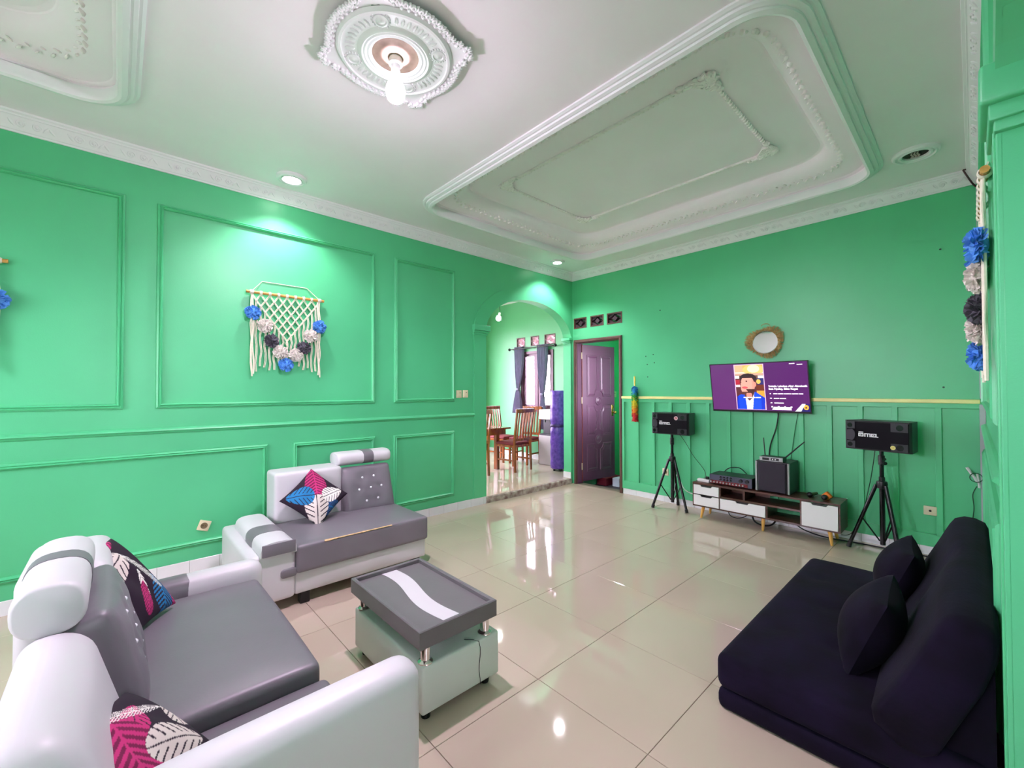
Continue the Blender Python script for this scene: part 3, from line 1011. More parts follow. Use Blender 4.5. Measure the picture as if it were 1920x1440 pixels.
MB().rb(0.765, 0.862, 2.988, 3.01, 0.205, 0.262, 0.02, 3, 1).build('arm_tab', GREY_L, arm, True)
MB().rb(0.875, 1.385, 3.60, 3.86, 0.30, 0.772, 0.028, 3, 6, fn=puff(py=0.015)).build('backrest', WHITE_L, sa, True)
a = math.radians(19)
T = axes_T((1.375, 3.50, 0.375), (1, 0, 0), (0, -math.cos(a), math.sin(a)), (0, math.sin(a), math.cos(a)))
tufted_back(sa, T, 0.45, 0.16, 0.405)
headrest(sa, 1.362, 1.842, lambda al, x, z: (al, 3.735 + x, 0.815 + z), 0.105, 0.058, (1.585, 1.675))
for (x, y) in ((0.92, 3.05), (1.75, 3.05), (0.92, 3.85), (1.75, 3.85)):
    MB().rb(x - 0.03, x + 0.03, y - 0.03, y + 0.03, 0.0, 0.09, 0.004, 1, 0).build('leg', BLACKP, sa)

# ---- sofa in the left foreground
sb = thing('sofa', (0.1, 1.95, 0), 'white and grey leather sofa in the left foreground with its back to the frame edge', 'sofa')
MB().rb(-0.22, 0.53, 1.18, 2.74, 0.07, 0.23, 0.012, 2, 3).build('base', WHITE_L, sb, True)
MB().rb(-0.02, 0.565, 1.66, 2.655, 0.215, 0.392, 0.03, 3, 10, fn=puff(pz=0.022, px=0.01)).build('seat', GREY_L, sb, True, angle=70)
MB().rb(-0.05, 0.585, 1.20, 1.665, 0.215, 0.335, 0.028, 3, 6, fn=puff(pz=0.012)).build('seat', GREY_L, sb, True, angle=70)
fa = MB().rb(-0.20, 0.60, 2.66, 2.80, 0.065, 0.468, 0.062, 4, 3).build('arm', WHITE_L, sb, True, angle=60)
MB().rb(0.10, 0.315, 2.658, 2.802, 0.07, 0.470, 0.063, 4, 3).build('stripe', GREY_L, fa, True, angle=60)
def drop(q, h):
    r = Vector(q)
    if q.z > 0:
        r.z -= 0.02 * max(0.0, -q.x / h[0]) ** 1.5
    return r
MB().rb(-0.24, 0.655, 1.075, 1.205, 0.05, 0.622, 0.055, 4, (8, 2, 6), fn=drop).build('arm', WHITE_L, sb, True, angle=60)
MB().rb(-0.27, -0.01, 2.28, 2.78, 0.25, 0.745, 0.06, 4, 3).build('backrest', WHITE_L, sb, True)
def nearback(q, h):
    r = Vector(q)
    k = (q.z + h[2]) / (2 * h[2])
    r.x -= 0.135 * k
    return r
MB().rb(-0.078, 0.078, 1.20, 1.80, 0.25, 0.725, 0.07, 5, 5, fn=nearback).build('backrest', WHITE_L, sb, True, angle=60)
a = math.radians(15)
T = axes_T((0.085, 1.775, 0.375), (0, 1, 0), (math.cos(a), 0, math.sin(a)), (-math.sin(a), 0, math.cos(a)))
tufted_back(sb, T, 0.52, 0.17, 0.385)
headrest(sb, 1.76, 2.32, lambda al, x, z: (-0.138 + x, al, 0.785 + z), 0.078, 0.075, (2.02, 2.10))
for (x, y) in ((-0.15, 1.25), (0.46, 1.25), (-0.15, 2.68), (0.46, 2.68)):
    MB().rb(x - 0.03, x + 0.03, y - 0.03, y + 0.03, 0.0, 0.08, 0.004, 1, 0).build('leg', BLACKP, sb)

# ---- printed cushions
PAL = dict(bg=(34, 16, 36), pink=(190, 42, 112), dpink=(112, 16, 66), blue=(18, 96, 156), lblue=(30, 120, 176), cream=(214, 204, 196), white=(236, 232, 226), navy=(26, 30, 84))
LIN = {k: rgb(*v)[:3] for k, v in PAL.items()}
def print_colour(leaves, u, v):
    for (cx, cy, ang, L, W, col, kind) in leaves:
        dx, dy = u - cx, v - cy
        c, s = math.cos(ang), math.sin(ang)
        a, b = (dx * c + dy * s) / L, (-dx * s + dy * c) / W
        if abs(a) >= 1: continue
        w = math.sqrt(max(0, 1 - a * a)) * (0.82 + 0.3 * -a)
        if abs(b) >= w: continue
        if kind == 'm':
            ph = (a * 1.0 + abs(b) * 0.62) * 3.4 % 1.0
            if ph < 0.24 and abs(b) > 0.22: return LIN['bg']
            if abs(b) < 0.035: return LIN['bg']
            return LIN[col]
        if kind == 'f':
            ph = (a + abs(b) * 0.5) * 5.2 % 1.0
            if abs(b) < 0.04: return LIN[col]
            return LIN[col] if ph < 0.5 else LIN['dpink' if col == 'pink' else 'bg']
        if kind == 's':
            ph = (a + abs(b) * 0.8) * 6.5 % 1.0
            if abs(b) < 0.06: return LIN[col]
            if ph < 0.45: return LIN[col]
            continue
    return LIN['bg']
CUSH = attr_mat('leaf_print_cotton', 0.9)
def cushion(T, hw, hh, th, leaves, label, n=120, sag=None):
    vs, fs, cols = [], [], []
    for side in (1, -1):
        N = n if side > 0 else 24
        o = len(vs)
        for i in range(N + 1):
            for j in range(N + 1):
                u, v = -1 + 2 * i / N, -1 + 2 * j / N
                x = u * hw * (1 - 0.07 * (1 - v * v))
                y = v * hh * (1 - 0.07 * (1 - u * u))
                z = side * th * max(0.0, (1 - u * u) * (1 - v * v)) ** 0.42
                if side > 0:
                    z += 0.006 * math.sin(7 * u + 3 * v) * (1 - u * u) * (1 - v * v)
                q = Vector((x, y, z))
                if sag: q = sag(q, u, v)
                vs.append(T @ q)
                cols.append(print_colour(leaves, u if side > 0 else -u, v))
        for i in range(N):
            for j in range(N):
                a, b, c, d = o + i * (N + 1) + j, o + (i + 1) * (N + 1) + j, o + (i + 1) * (N + 1) + j + 1, o + i * (N + 1) + j + 1
                fs.append((a, b, c, d) if side > 0 else (a, d, c, b))
    mb = MB()
    mb.add(vs, fs)
    ob = mb.build('cushion', CUSH, None, True, angle=180)
    at = ob.data.color_attributes.new('Col', 'FLOAT_COLOR', 'POINT')
    flat = []
    for c in cols:
        flat += [c[0], c[1], c[2], 1.0]
    at.data.foreach_set('color', flat)
    return tag(ob, label, 'cushion', 'leaf print cushions on the white and grey sofas')
LV_A = [(0.52, 0.50, 2.5, 0.46, 0.38, 'white', 'm'), (-0.62, 0.62, 2.2, 0.0001, 0.0001, 'pink', 'f'), (-0.38, -0.30, -2.4, 0.50, 0.46, 'lblue', 'm'),
        (0.30, -0.45, -0.7, 0.58, 0.52, 'cream', 'm'), (-0.50, 0.50, 2.36, 0.62, 0.44, 'pink', 'f'), (0.86, -0.02, 0.1, 0.42, 0.40, 'blue', 's'), (-0.85, -0.85, 0.8, 0.3, 0.2, 'white', 's')]
# cushion standing on its corner between the white back and the tufted back of the wall sofa
n = Vector((-0.05, -0.80, 0.60)).normalized()
upv = (Vector((0, 0, 1)) - n * n.z).normalized()
rt = upv.cross(n)
e1 = (rt * math.cos(math.radians(-47)) + upv * math.sin(math.radians(-47)))
e2 = (-rt * math.sin(math.radians(-47)) + upv * math.cos(math.radians(-47)))
LV_1 = [(0.50, 0.48, 1.2, 0.46, 0.42, 'white', 'm'), (-0.45, -0.45, -2.4, 0.56, 0.52, 'lblue', 'm'), (0.48, -0.52, -0.8, 0.66, 0.60, 'cream', 'm'),
        (-0.46, 0.50, 2.35, 0.80, 0.55, 'pink', 'f'), (0.98, 0.02, 0.5, 0.50, 0.46, 'blue', 's')]
# print axes: u to the lower right edge, v to the upper right edge of the standing square
cushion(axes_T((1.125, 3.475, 0.578), e1, e2, n), 0.175, 0.175, 0.06, LV_1, 'leaf print cushion standing on its corner on the sofa by the green wall')
# cushion leaning in the far corner of the foreground sofa
n = Vector((0.62, -0.45, 0.64)).normalized()
upv = (Vector((-0.28, 0.15, 1)) - n * Vector((-0.28, 0.15, 1)).dot(n)).normalized()
rt = upv.cross(n)
LV_2 = [(0.45, 0.05, 1.9, 0.62, 0.22, 'white', 's'), (-0.25, 0.42, 0.3, 0.56, 0.42, 'cream', 'm'), (0.52, -0.62, 1.2, 0.50, 0.42, 'lblue', 'f'), (-0.15, -0.55, 1.0, 0.4, 0.18, 'pink', 'f'),
        (0.02, -0.30, 1.2, 0.40, 0.10, 'white', 'm'), (-0.1, 0.92, 0.1, 0.8, 0.28, 'pink', 'f'), (0.95, -0.9, 0.7, 0.5, 0.3, 'pink', 'f')]
cushion(axes_T((0.015, 2.47, 0.575), rt, upv, n), 0.135, 0.205, 0.07, LV_2, 'leaf print cushion leaning beside the far arm of the foreground sofa')
# cushion in the near corner, half hidden by the tall arm
n = Vector((0.55, -0.20, 0.80)).normalized()
upv = (Vector((-0.5, 0.45, 0.6)) - n * Vector((-0.5, 0.45, 0.6)).dot(n)).normalized()
rt = upv.cross(n)
LV_3 = [(0.25, 0.62, -0.5, 0.62, 0.16, 'white', 's'), (0.28, -0.30, -0.5, 0.50, 0.40, 'cream', 'm'), (-0.30, 0.10, 1.2, 0.85, 0.42, 'pink', 'f'), (0.15, 0.45, 0.6, 0.4, 0.26, 'pink', 'm'),
        (-0.78, -0.10, 1.35, 0.7, 0.18, 'lblue', 'm'), (0.95, 0.2, 1.0, 0.45, 0.26, 'cream', 'm'), (-0.98, 0.3, 1.4, 0.6, 0.18, 'white', 's')]
cushion(axes_T((0.028, 1.47, 0.44), rt, upv, n), 0.19, 0.175, 0.08, LV_3, 'leaf print cushion behind the tall near arm of the foreground sofa')

# ---- low table
tb = thing('coffee_table', (1.15, 1.915, 0), 'low coffee table with a grey tray top on chrome posts over a white padded box', 'table')
bx = MB().rb(0.94, 1.362, 1.572, 2.265, 0.04, 0.243, 0.012, 2, (2, 2, 2), fn=puff(px=0.004, py=0.004)).build('base', SAGE_L, tb, True)
seam = MB()
sp = [(1.19, 1.62, 0.2445), (1.22, 1.59, 0.2445), (1.238, 1.5705, 0.238)] + [(1.238 + 0.004 * math.sin(k), 1.5665 - 0.002 * math.sin(PI * k / 8), 0.235 - 0.024 * k) for k in range(1, 9)]
seam.tube(sp, 0.0015, 4)
seam.build('seam', GREYP, bx)
tx0, tx1, ty0, ty1, tz0, tz1 = 0.921, 1.338, 1.562, 2.268, 0.322, 0.402
ty = MB()
tw = 0.02
def trl(d, z): return [(tx0 + d, ty0 + d, z), (tx1 - d, ty0 + d, z), (tx1 - d, ty1 - d, z), (tx0 + d, ty1 - d, z)]
ty.loops([trl(0.004, tz0), trl(0, tz0 + 0.004), trl(0, tz1 - 0.004), trl(0.004, tz1), trl(tw - 0.004, tz1), trl(tw, tz1 - 0.004), trl(tw, tz1 - 0.022)], cap=True)
tray = ty.build('tray', DKGREY_L, tb)
sw = MB()
la, lb = [], []
for k in range(41):
    y = ty1 - tw - 0.002 + (ty0 + 2 * tw + 0.012 - ty1) * k / 40
    s = k / 40
    x = 1.118 + 0.022 * math.sin(s * 2 * PI * 0.95 + 0.5) - 0.005 * s
    la.append((x - 0.043, y, tz1 - 0.0212)); lb.append((x + 0.043, y, tz1 - 0.0212))
sw.loops([[(x, y, z - 0.001) for x, y, z in la], la, lb, [(x, y, z - 0.001) for x, y, z in lb]], closed=False)
sw.build('wavy_stripe', WHITE_L, tray)
for (x, y) in ((0.975, 1.607), (1.300, 1.607), (0.975, 2.222), (1.300, 2.222)):
    p = MB()
    p.lathe([(0.033, 0.242), (0.033, 0.248), (0.026, 0.254), (0.022, 0.257), (0.022, 0.305), (0.026, 0.309), (0.026, 0.324)], (x, y, 0), 20)
    p.build('post', CHROME, tb, True)
for (x, y) in ((0.985, 1.62), (1.31, 1.62), (0.985, 2.22), (1.31, 2.22)):
    MB().cyl((x, y, 0.0), (x, y, 0.045), 0.02, 0.024, 12).build('foot', BLACKP, tb)

# ---- black folding sofa bed along the right wall
fb = thing('sofa_bed', (2.76, 0.35, 0), 'black velvet folding sofa bed against the right wall', 'sofa bed')
def matt(dents):
    def fn(q, h):
        r = Vector(q)
        a = 1 - min(1, abs(q.x) / h[0]) ** 3
        b = 1 - min(1, abs(q.y) / h[1]) ** 3
        if q.z > 0:
            r.z += 0.018 * a * b * q.z / h[2]
            for (u, v) in dents:
                d2 = (q.x - u) ** 2 + (q.y - v) ** 2
                r.z -= 0.016 * math.exp(-d2 / (2 * 0.028 ** 2)) * q.z / h[2]
        r.z += 0.004 * math.sin(9 * q.x) * math.sin(8 * q.y) if q.z > 0 else 0
        return r
    return fn
MB().rb(1.955, 3.575, -0.03, 0.79, 0.0, 0.088, 0.03, 3, (10, 5, 1)).build('lower_mattress', VELVET, fb, True, angle=60)
MB().rb(1.955, 3.58, -0.03, 0.795, 0.084, 0.236, 0.04, 4, (34, 16, 1), fn=matt([(-0.40, 0.05), (0.40, 0.05), (-0.40, 0.28), (0.40, 0.28), (0, 0.16)])).build('seat_mattress', VELVET, fb, True, angle=70)
# backrest: a thick slab leaning on the wall; section in (Y, z)
bsec = [(0.262, 0.225), (0.268, 0.262), (0.250, 0.305), (0.205, 0.39), (0.150, 0.51), (0.100, 0.625), (0.078, 0.662), (0.045, 0.680), (0.003, 0.678), (-0.034, 0.660), (-0.046, 0.630),
        (-0.043, 0.57), (-0.010, 0.46), (0.04, 0.34), (0.10, 0.20), (0.14, 0.17), (0.20, 0.175)]
cyb, czb = 0.10, 0.42
lps = []
xs = [1.945, 1.952, 1.97, 2.0] + [2.0 + 1.54 * k / 16 for k in range(1, 16)] + [3.54, 3.57, 3.588, 3.595]
for i, x in enumerate(xs):
    e = min(i, len(xs) - 1 - i)
    k = {0: 0.82, 1: 0.92, 2: 0.975}.get(e, 1.0)
    w = 0.006 * math.sin(6.0 * x) - 0.012 * math.exp(-((x - 2.78) / 0.05) ** 2)
    lps.append([(x, cyb + (y - cyb) * k + (w if y > 0.05 else 0), czb + (z - czb) * k) for y, z in bsec])
bk = MB()
bk.loops(lps, cap=True)
bo = bk.build('backrest', VELVET, fb, True, angle=75)
MB().prism([(-0.034, 0.02), (-0.034, 0.56), (0.0, 0.47), (0.12, 0.22), (0.14, 0.02)], lambda u, v, w: (w, u, v), 1.985, 3.56).build('back_wedge', VELVET, fb)  # dark wedge filling the gap between backrest and wall
def plain_cushion(T, hw, hh, th, label):
    mb = MB()
    N = 26
    vs, fs = [], []
    for side in (1, -1):
        o = len(vs)
        for i in range(N + 1):
            for j in range(N + 1):
                u, v = -1 + 2 * i / N, -1 + 2 * j / N
                x = u * hw * (1 - 0.08 * (1 - v * v)); y = v * hh * (1 - 0.08 * (1 - u * u))
                z = side * th * max(0.0, (1 - u * u) * (1 - v * v)) ** 0.5
                vs.append(T @ Vector((x, y, z)))
        for i in range(N):
            for j in range(N):
                a, b, c, d = o + i * (N + 1) + j, o + (i + 1) * (N + 1) + j, o + (i + 1) * (N + 1) + j + 1, o + i * (N + 1) + j + 1
                fs.append((a, b, c, d) if side > 0 else (a, d, c, b))
    mb.add(vs, fs)
    return tag(mb.build('cushion', VELVET2, None, True, angle=180), label, 'cushion', 'black cushions on the sofa bed')
n = Vector((-0.10, 0.93, 0.36)).normalized()
upv = (Vector((0.0, -0.3, 1)) - n * Vector((0.0, -0.3, 1)).dot(n)).normalized()
rt = upv.cross(n)
plain_cushion(axes_T((3.18, 0.295, 0.40), rt, upv, n), 0.20, 0.17, 0.10, 'black velvet cushion at the far end of the sofa bed, towards the television wall')
n = Vector((-0.05, 0.93, 0.36)).normalized()
upv = (Vector((0.0, -0.3, 1)) - n * Vector((0.0, -0.3, 1)).dot(n)).normalized()
rt = upv.cross(n)
plain_cushion(axes_T((2.38, 0.31, 0.40), rt, upv, n), 0.20, 0.18, 0.105, 'black velvet cushion in the middle of the sofa bed, nearer the viewer')
# ================================================================ television wall
# ---- low media cabinet
cb = thing('tv_cabinet', (4.84, 1.465, 0), 'low walnut media cabinet with white drawers under the television', 'cabinet')
cy0, cy1, cx0, cx1, cz0, cz1 = 0.81, 2.125, 4.68, 4.99, 0.13, 0.388
t = 0.018
MB().box(cx0, cx1, cy0, cy1, cz1 - t, cz1).build('top_board', WALNUT, cb)
MB().box(cx0, cx1, cy0 + t, cy1 - t, cz0, cz0 + t).build('bottom_board', WALNUT, cb)
for y in (cy0, cy1 - t):
    MB().box(cx0, cx1, y, y + t, cz0, cz1 - t).build('side_board', WALNUT, cb)
yd1, yd2, yd3 = 1.835, 1.395, 1.105       # dividers
zs = 0.268
MB().box(cx0, cx1, yd1 - t / 2, yd1 + t / 2, cz0 + t, cz1 - t).build('divider', WALNUT, cb)
MB().box(cx0, cx1, yd3 - t / 2, yd3 + t / 2, cz0 + t, cz1 - t).build('divider', WALNUT, cb)
MB().box(cx0, cx1, 1.60 - t / 2, 1.60 + t / 2, zs + t / 2, cz1 - t).build('divider', WALNUT, cb)
MB().box(cx0, cx1, yd2 - t / 2, yd2 + t / 2, cz0 + t, zs - t / 2).build('divider', WALNUT, cb)
MB().box(cx0 + 0.005, cx1, yd3 + t / 2, yd1 - t / 2, zs - t / 2, zs + t / 2).build('shelf', WALNUT, cb)
MB().box(cx1 - 0.006, cx1, 1.45, cy1 - t, cz0 + t, cz1 - t).build('back_board', WALNUT, cb)
def drawer(y0, y1, z0, z1, hole_w=0.13):
    cy = (y0 + y1) / 2
    pts = [(y0, z0), (y1, z0), (y1, z1), (cy + hole_w / 2, z1), (cy + hole_w / 2 - 0.015, z1 - 0.018), (cy - hole_w / 2 + 0.015, z1 - 0.018), (cy - hole_w / 2, z1), (y0, z1)]
    mb = MB()
    mb.prism(pts, FX(cx0), -0.014, 0.0)
    d = mb.build('drawer_front', WHITEP, cb)
    MB().box(cx0 + 0.001, cx0 + 0.006, cy - hole_w / 2, cy + hole_w / 2, z1 - 0.024, z1 - 0.001).build('finger_hole', BLACKP, d)
    return d
drawer(1.842, 2.108, 0.268, 0.366)
drawer(1.842, 2.108, 0.148, 0.256)
drawer(1.402, 1.828, 0.148, 0.256)
drawer(0.826, 1.098, 0.148, 0.366)
for (x, y, dx, dy) in ((4.74, 2.03, -0.02, 0.02), (4.93, 2.03, 0.02, 0.02), (4.74, 1.44, -0.02, 0.0), (4.74, 0.90, -0.02, -0.02), (4.93, 0.90, 0.02, -0.02)):
    MB().cyl((x + dx, y + dy, 0), (x, y, cz0), 0.011, 0.019, 12).build('leg', OAK, cb, True)
# ---- amplifier
am = thing('amplifier', (4.84, 1.72, cz1), 'black karaoke amplifier with red lit panel on the media cabinet', 'amplifier')
MB().rb(4.725, 4.97, 1.535, 1.955, cz1 + 0.008, cz1 + 0.108, 0.004, 1, 0).build('case', BLACKP, am)
fp = MB().box(4.719, 4.726, 1.535, 1.955, cz1 + 0.012, cz1 + 0.106).build('face_plate', STEELP, am)
MB().box(4.716, 4.7195, 1.575, 1.945, cz1 + 0.014, cz1 + 0.046).build('red_panel', REDPANEL, fp)
for k in range(11):
    y = 1.935 - 0.032 * k
    MB().cyl((4.700, y, cz1 + 0.030), (4.717, y, cz1 + 0.030), 0.008, 0.009, 10).build('knob', SILVER, fp, True)
for r in range(2):
    for k in range(4):
        y = 1.84 - 0.034 * k
        MB().cyl((4.704, y, cz1 + 0.062 + 0.026 * r), (4.72, y, cz1 + 0.062 + 0.026 * r), 0.008, 0.010, 10).build('knob', BLACKP, fp, True)
for y in (1.64, 1.58):
    MB().cyl((4.698, y, cz1 + 0.075), (4.72, y, cz1 + 0.075), 0.016, 0.019, 14).build('volume_knob', BLACKP, fp, True)
for (x, y) in ((4.75, 1.57), (4.75, 1.92), (4.94, 1.57), (4.94, 1.92)):
    MB().cyl((x, y, cz1), (x, y, cz1 + 0.01), 0.012, n=10).build('foot', BLACKP, am)
# ---- subwoofer
sv = thing('subwoofer', (4.85, 1.355, cz1), 'black box subwoofer with silver edges on the media cabinet', 'subwoofer')
MB().rb(4.735, 5.03, 1.205, 1.505, cz1 + 0.004, cz1 + 0.305, 0.006, 2, 0).build('cabinet', BLACKP, sv)
MB().rb(4.715, 4.737, 1.235, 1.475, cz1 + 0.012, cz1 + 0.296, 0.008, 2, 1).build('grille', mat('speaker_cloth', rgb(40, 34, 46), 0.8, var=0.1, vscale=200), sv)
for y in (1.215, 1.495):
    MB().cyl((4.732, y, cz1 + 0.008), (4.732, y, cz1 + 0.30), 0.010, n=10).build('edge_strip', SILVER, sv, True)
# ---- wireless receiver on the subwoofer
rc = thing('microphone_receiver', (4.80, 1.37, cz1 + 0.306), 'silver and black wireless microphone receiver with two antennas on the subwoofer', 'receiver')
rz = cz1 + 0.309
MB().rb(4.735, 4.86, 1.262, 1.465, rz, rz + 0.042, 0.004, 1, 0).build('case', BLACKP, rc)
rf = MB().rb(4.729, 4.736, 1.262, 1.465, rz + 0.001, rz + 0.041, 0.002, 1, 0).build('face_plate', SILVER, rc)
MB().box(4.727, 4.7295, 1.38, 1.44, rz + 0.010, rz + 0.033).build('display', BLACKP, rf)
MB().box(4.727, 4.7295, 1.295, 1.365, rz + 0.010, rz + 0.033).build('display', BLACKP, rf)
for y in (1.348, 1.325):
    MB().cyl((4.722, y, rz + 0.021), (4.728, y, rz + 0.021), 0.006, n=10).build('knob', WHITEP, rf)
MB().cyl((4.85, 1.45, rz + 0.03), (4.87, 1.47, rz + 0.215), 0.006, 0.0045, 8).build('antenna', BLACKP, rc)
MB().cyl((4.85, 1.275, rz + 0.03), (4.90, 1.12, rz + 0.20), 0.007, 0.005, 8).build('antenna', BLACKP, rc)
# ---- power strip
ps = thing('power_strip', (4.77, 2.05, cz1), 'white power strip at the left end of the media cabinet', 'power strip')
MB().rb(4.74, 4.79, 1.97, 2.10, cz1, cz1 + 0.032, 0.005, 2, 0).build('body', WHITEP, ps)
MB().rb(4.755, 4.785, 1.985, 2.015, cz1 + 0.031, cz1 + 0.062, 0.005, 2, 0).build('plug', BLACKP, ps)
# ---- two microphones
def mic(p0, p1, label, band=None):
    p0, p1 = Vector(p0), Vector(p1)
    d = (p1 - p0).normalized()
    r = thing('microphone', ((p0 + p1) / 2)[:2] + (cz1,), label, 'microphone', 'microphones lying on the media cabinet')
    MB().cyl(p0 + d * 0.05, p1, 0.017, 0.013, 12).build('handle', OLIVE, r, True)
    MB().ball(p0 + d * 0.025, 0.025, 12, 8).build('head', BLACKP, r, True)
    if band:
        T = axes_T(p0 + d * 0.075, d, d.orthogonal().normalized(), d.cross(d.orthogonal().normalized()))
        MB().rb(-0.012, 0.03, -0.032, 0.032, -0.024, 0.034, 0.008, 2, 0, T=T).build('foam_ring', ORANGE, r, True)
    return r
mic((4.77, 1.065, cz1 + 0.026), (4.93, 1.035, cz1 + 0.02), 'olive microphone lying on the cabinet next to the subwoofer')
mic((4.74, 0.945, cz1 + 0.026), (4.89, 0.925, cz1 + 0.03), 'olive microphone with an orange foam ring lying at the cabinet end', True)

# ---- speakers on tripod stands
def lettering(f, h, parent, name='brand_lettering'):
    """the three squarish letters with a bar over the first and a full stop"""
    mb = MB()
    def bar(u0, u1, v0, v1):
        mb.prism(rect(u0 * h, u1 * h, v0 * h, v1 * h), f, 0.0, 0.0015)
    for o in (0.0, 2.95):            # the two bowls
        bar(o, o + 0.28, 0.0, 0.95); bar(o + 0.95, o + 1.22, 0.0, 0.95)
        bar(o, o + 1.22, 0.0, 0.24); bar(o, o + 1.22, 0.72, 0.95); bar(o + 0.42, o + 0.72, 0.38, 0.58)
    bar(0.08, 1.15, 1.08, 1.35)
    for u in (1.40, 2.00, 2.58):
        bar(u, u + 0.26, 0.0, 0.95)
    bar(1.40, 2.84, 0.72, 0.95)
    bar(4.20, 4.55, 0.0, 0.20)
    return mb.build(name, WHITE_EM, parent)
def speaker(c, phi, label, sticker):
    """box speaker; c = middle of the front face bottom edge, phi = turn of the front towards +Y"""
    n = Vector((-math.cos(phi), math.sin(phi), 0))          # front
    r = Vector((-math.sin(phi), -math.cos(phi), 0))         # to the right as seen
    c = Vector(c)
    root = thing('loudspeaker', c, label, 'speaker', 'black box speakers on tripod stands')
    W, H, D = 0.46, 0.252, 0.24
    f = lambda u, v, w: tuple(c + r * u + n * w + Vector((0, 0, v)))
    body = MB()
    plan = [(-W / 2, -0.012), (-W / 2 + 0.015, 0), (W / 2 - 0.015, 0), (W / 2, -0.012), (W / 2 - 0.04, -D), (-W / 2 + 0.04, -D)]
    body.loops([[f(u, v, w) for u, w in plan] for v in (0.0, H)], cap=True)
    body.build('cabinet', BLACKP, root)
    gp = MB()
    pts = [(-W / 2 + 0.018, 0.012), (W / 2 - 0.018, 0.012), (W / 2 - 0.018, H - 0.012), (-W / 2 + 0.018, H - 0.012)]
    gp.prism(pts, f, 0.0, 0.010)
    gr = gp.build('grille', mat('speaker_front_cloth', rgb(9, 6, 14), 0.8, spec=0.2), root)
    for (u0, v0, v1) in ((-W / 2 + 0.018, H - 0.072, H - 0.012), (-W / 2 + 0.018, 0.012, 0.072)):
        MB().prism(rect(u0, u0 + 0.062, v0, v1), f, 0.0, 0.014).build('corner_plate', GREYP, root)
        o = MB().cyl(f(u0 + 0.026, (v0 + v1) / 2, 0.012), f(u0 + 0.026, (v0 + v1) / 2, 0.016), 0.019, n=16).build('screw_hole', BLACKM, root)
    for (u0, v0, v1) in ((W / 2 - 0.13, H - 0.082, H - 0.012), (W / 2 - 0.13, 0.012, 0.072)):
        MB().prism(rect(u0, u0 + 0.11, v0, v1), f, 0.0, 0.014).build('corner_plate', mat('black_grey_plate', rgb(34, 32, 40), 0.4), root)
        MB().cyl(f(u0 + 0.06, (v0 + v1) / 2, 0.012), f(u0 + 0.06, (v0 + v1) / 2, 0.017), 0.024, n=16).build('screw_hole', BLACKM, root)
    wd = MB()
    ap = [(-W / 2 + 0.014, 0.085), (-W / 2 + 0.055, 0.078)] + arc(-W / 2 + 0.055, H / 2, 0.028, 0.048, -90, 90, 10) + [(-W / 2 + 0.055, H - 0.078), (-W / 2 + 0.014, H - 0.085)]
    wd.prism(ap, f, 0.0, 0.018)
    wd.build('port', GREYP, root)
    lettering(lambda u, v, w: f(u - 0.125, v + 0.115, w + 0.011), 0.031, root)
    s = MB()
    su, sv_, sr, scol = sticker
    s.cyl(f(su, sv_, 0.010), f(su, sv_, 0.0185), sr, n=20)
    st = s.build('round_sticker', scol[0], root)
    MB().cyl(f(su, sv_, 0.0185), f(su, sv_, 0.0192), sr * 0.58, n=16).build('sticker_centre', scol[1], st)
    MB().cyl(f(su, sv_, 0.0192), f(su, sv_, 0.0197), sr * 0.22, n=12).build('sticker_mark', scol[0], st)
    return root
def stand(c, feet, top, label, tilt=0.0):
    c = Vector(c)
    root = thing('speaker_stand', c, label, 'speaker stand', 'black tripod speaker stands')
    zc = 0.60
    MB().cyl(c + Vector((0, 0, 0.07)), c + Vector((0, 0, zc + 0.05)), 0.019, n=14).build('lower_tube', BLACKM, root, True)
    MB().cyl(c + Vector((0, 0, zc + 0.03)), c + Vector((0, 0, top)), 0.0155, n=14).build('pole', BLACKM, root, True)
    col = MB()
    col.lathe([(0.02, zc - 0.05), (0.036, zc - 0.045), (0.04, zc - 0.01), (0.036, zc + 0.012), (0.021, zc + 0.016), (0.021, zc + 0.05)], c, 18)
    col.build('collar', BLACKP, root, True)
    kn = MB()
    kn.cyl(c + Vector((-0.015, -0.01, top - 0.11)), c + Vector((-0.05, -0.03, top - 0.11)), 0.011, 0.014, 10)
    kn.cyl(c + Vector((-0.02, -0.012, top - 0.075)), c + Vector((-0.045, -0.026, top - 0.075)), 0.009, 0.011, 10)
    kn.lathe([(0.023, top - 0.13), (0.023, top - 0.05)], c, 16, cap=True)
    kn.build('clamp_knob', BLACKP, root, True)
    for (fx, fy) in feet:
        d = Vector((fx, fy, 0)) - Vector((c.x, c.y, 0))
        u = d.normalized()
        p0 = Vector((c.x, c.y, zc - 0.02)) + u * 0.038
        p1 = Vector((fx, fy, 0.012))
        lg = MB().cyl(p0, p1, 0.0145, n=12).build('leg', BLACKM, root, True)
        MB().cyl(p1 + (p0 - p1).normalized() * 0.03 , Vector((fx, fy, 0.0)) + (p0 - p1).normalized() * 0.004, 0.0185, n=12).build('rubber_foot', BLACKP, lg, True)
        mid = p0.lerp(p1, 0.52)
        br_ = MB().cyl(mid, Vector((c.x, c.y, 0.10)) + u * 0.02, 0.006, n=8).build('brace', BLACKM, root)
        MB().ball(mid, 0.009, 8, 6).build('bolt', SILVER, br_, True)
    return root
RED_ST = (mat('pale_pink_sticker', rgb(236, 196, 196), 0.5), mat('red_sticker', rgb(150, 40, 44), 0.5))
GOLD_ST = (mat('gold_sticker', rgb(226, 212, 130), 0.4), mat('gold_sticker_mark', rgb(200, 180, 90), 0.4))
stand((4.85, 2.445, 0), [(4.70, 2.62), (4.77, 2.235), (5.02, 2.46)], 0.885, 'black tripod speaker stand beside the open door, left of the cabinet')
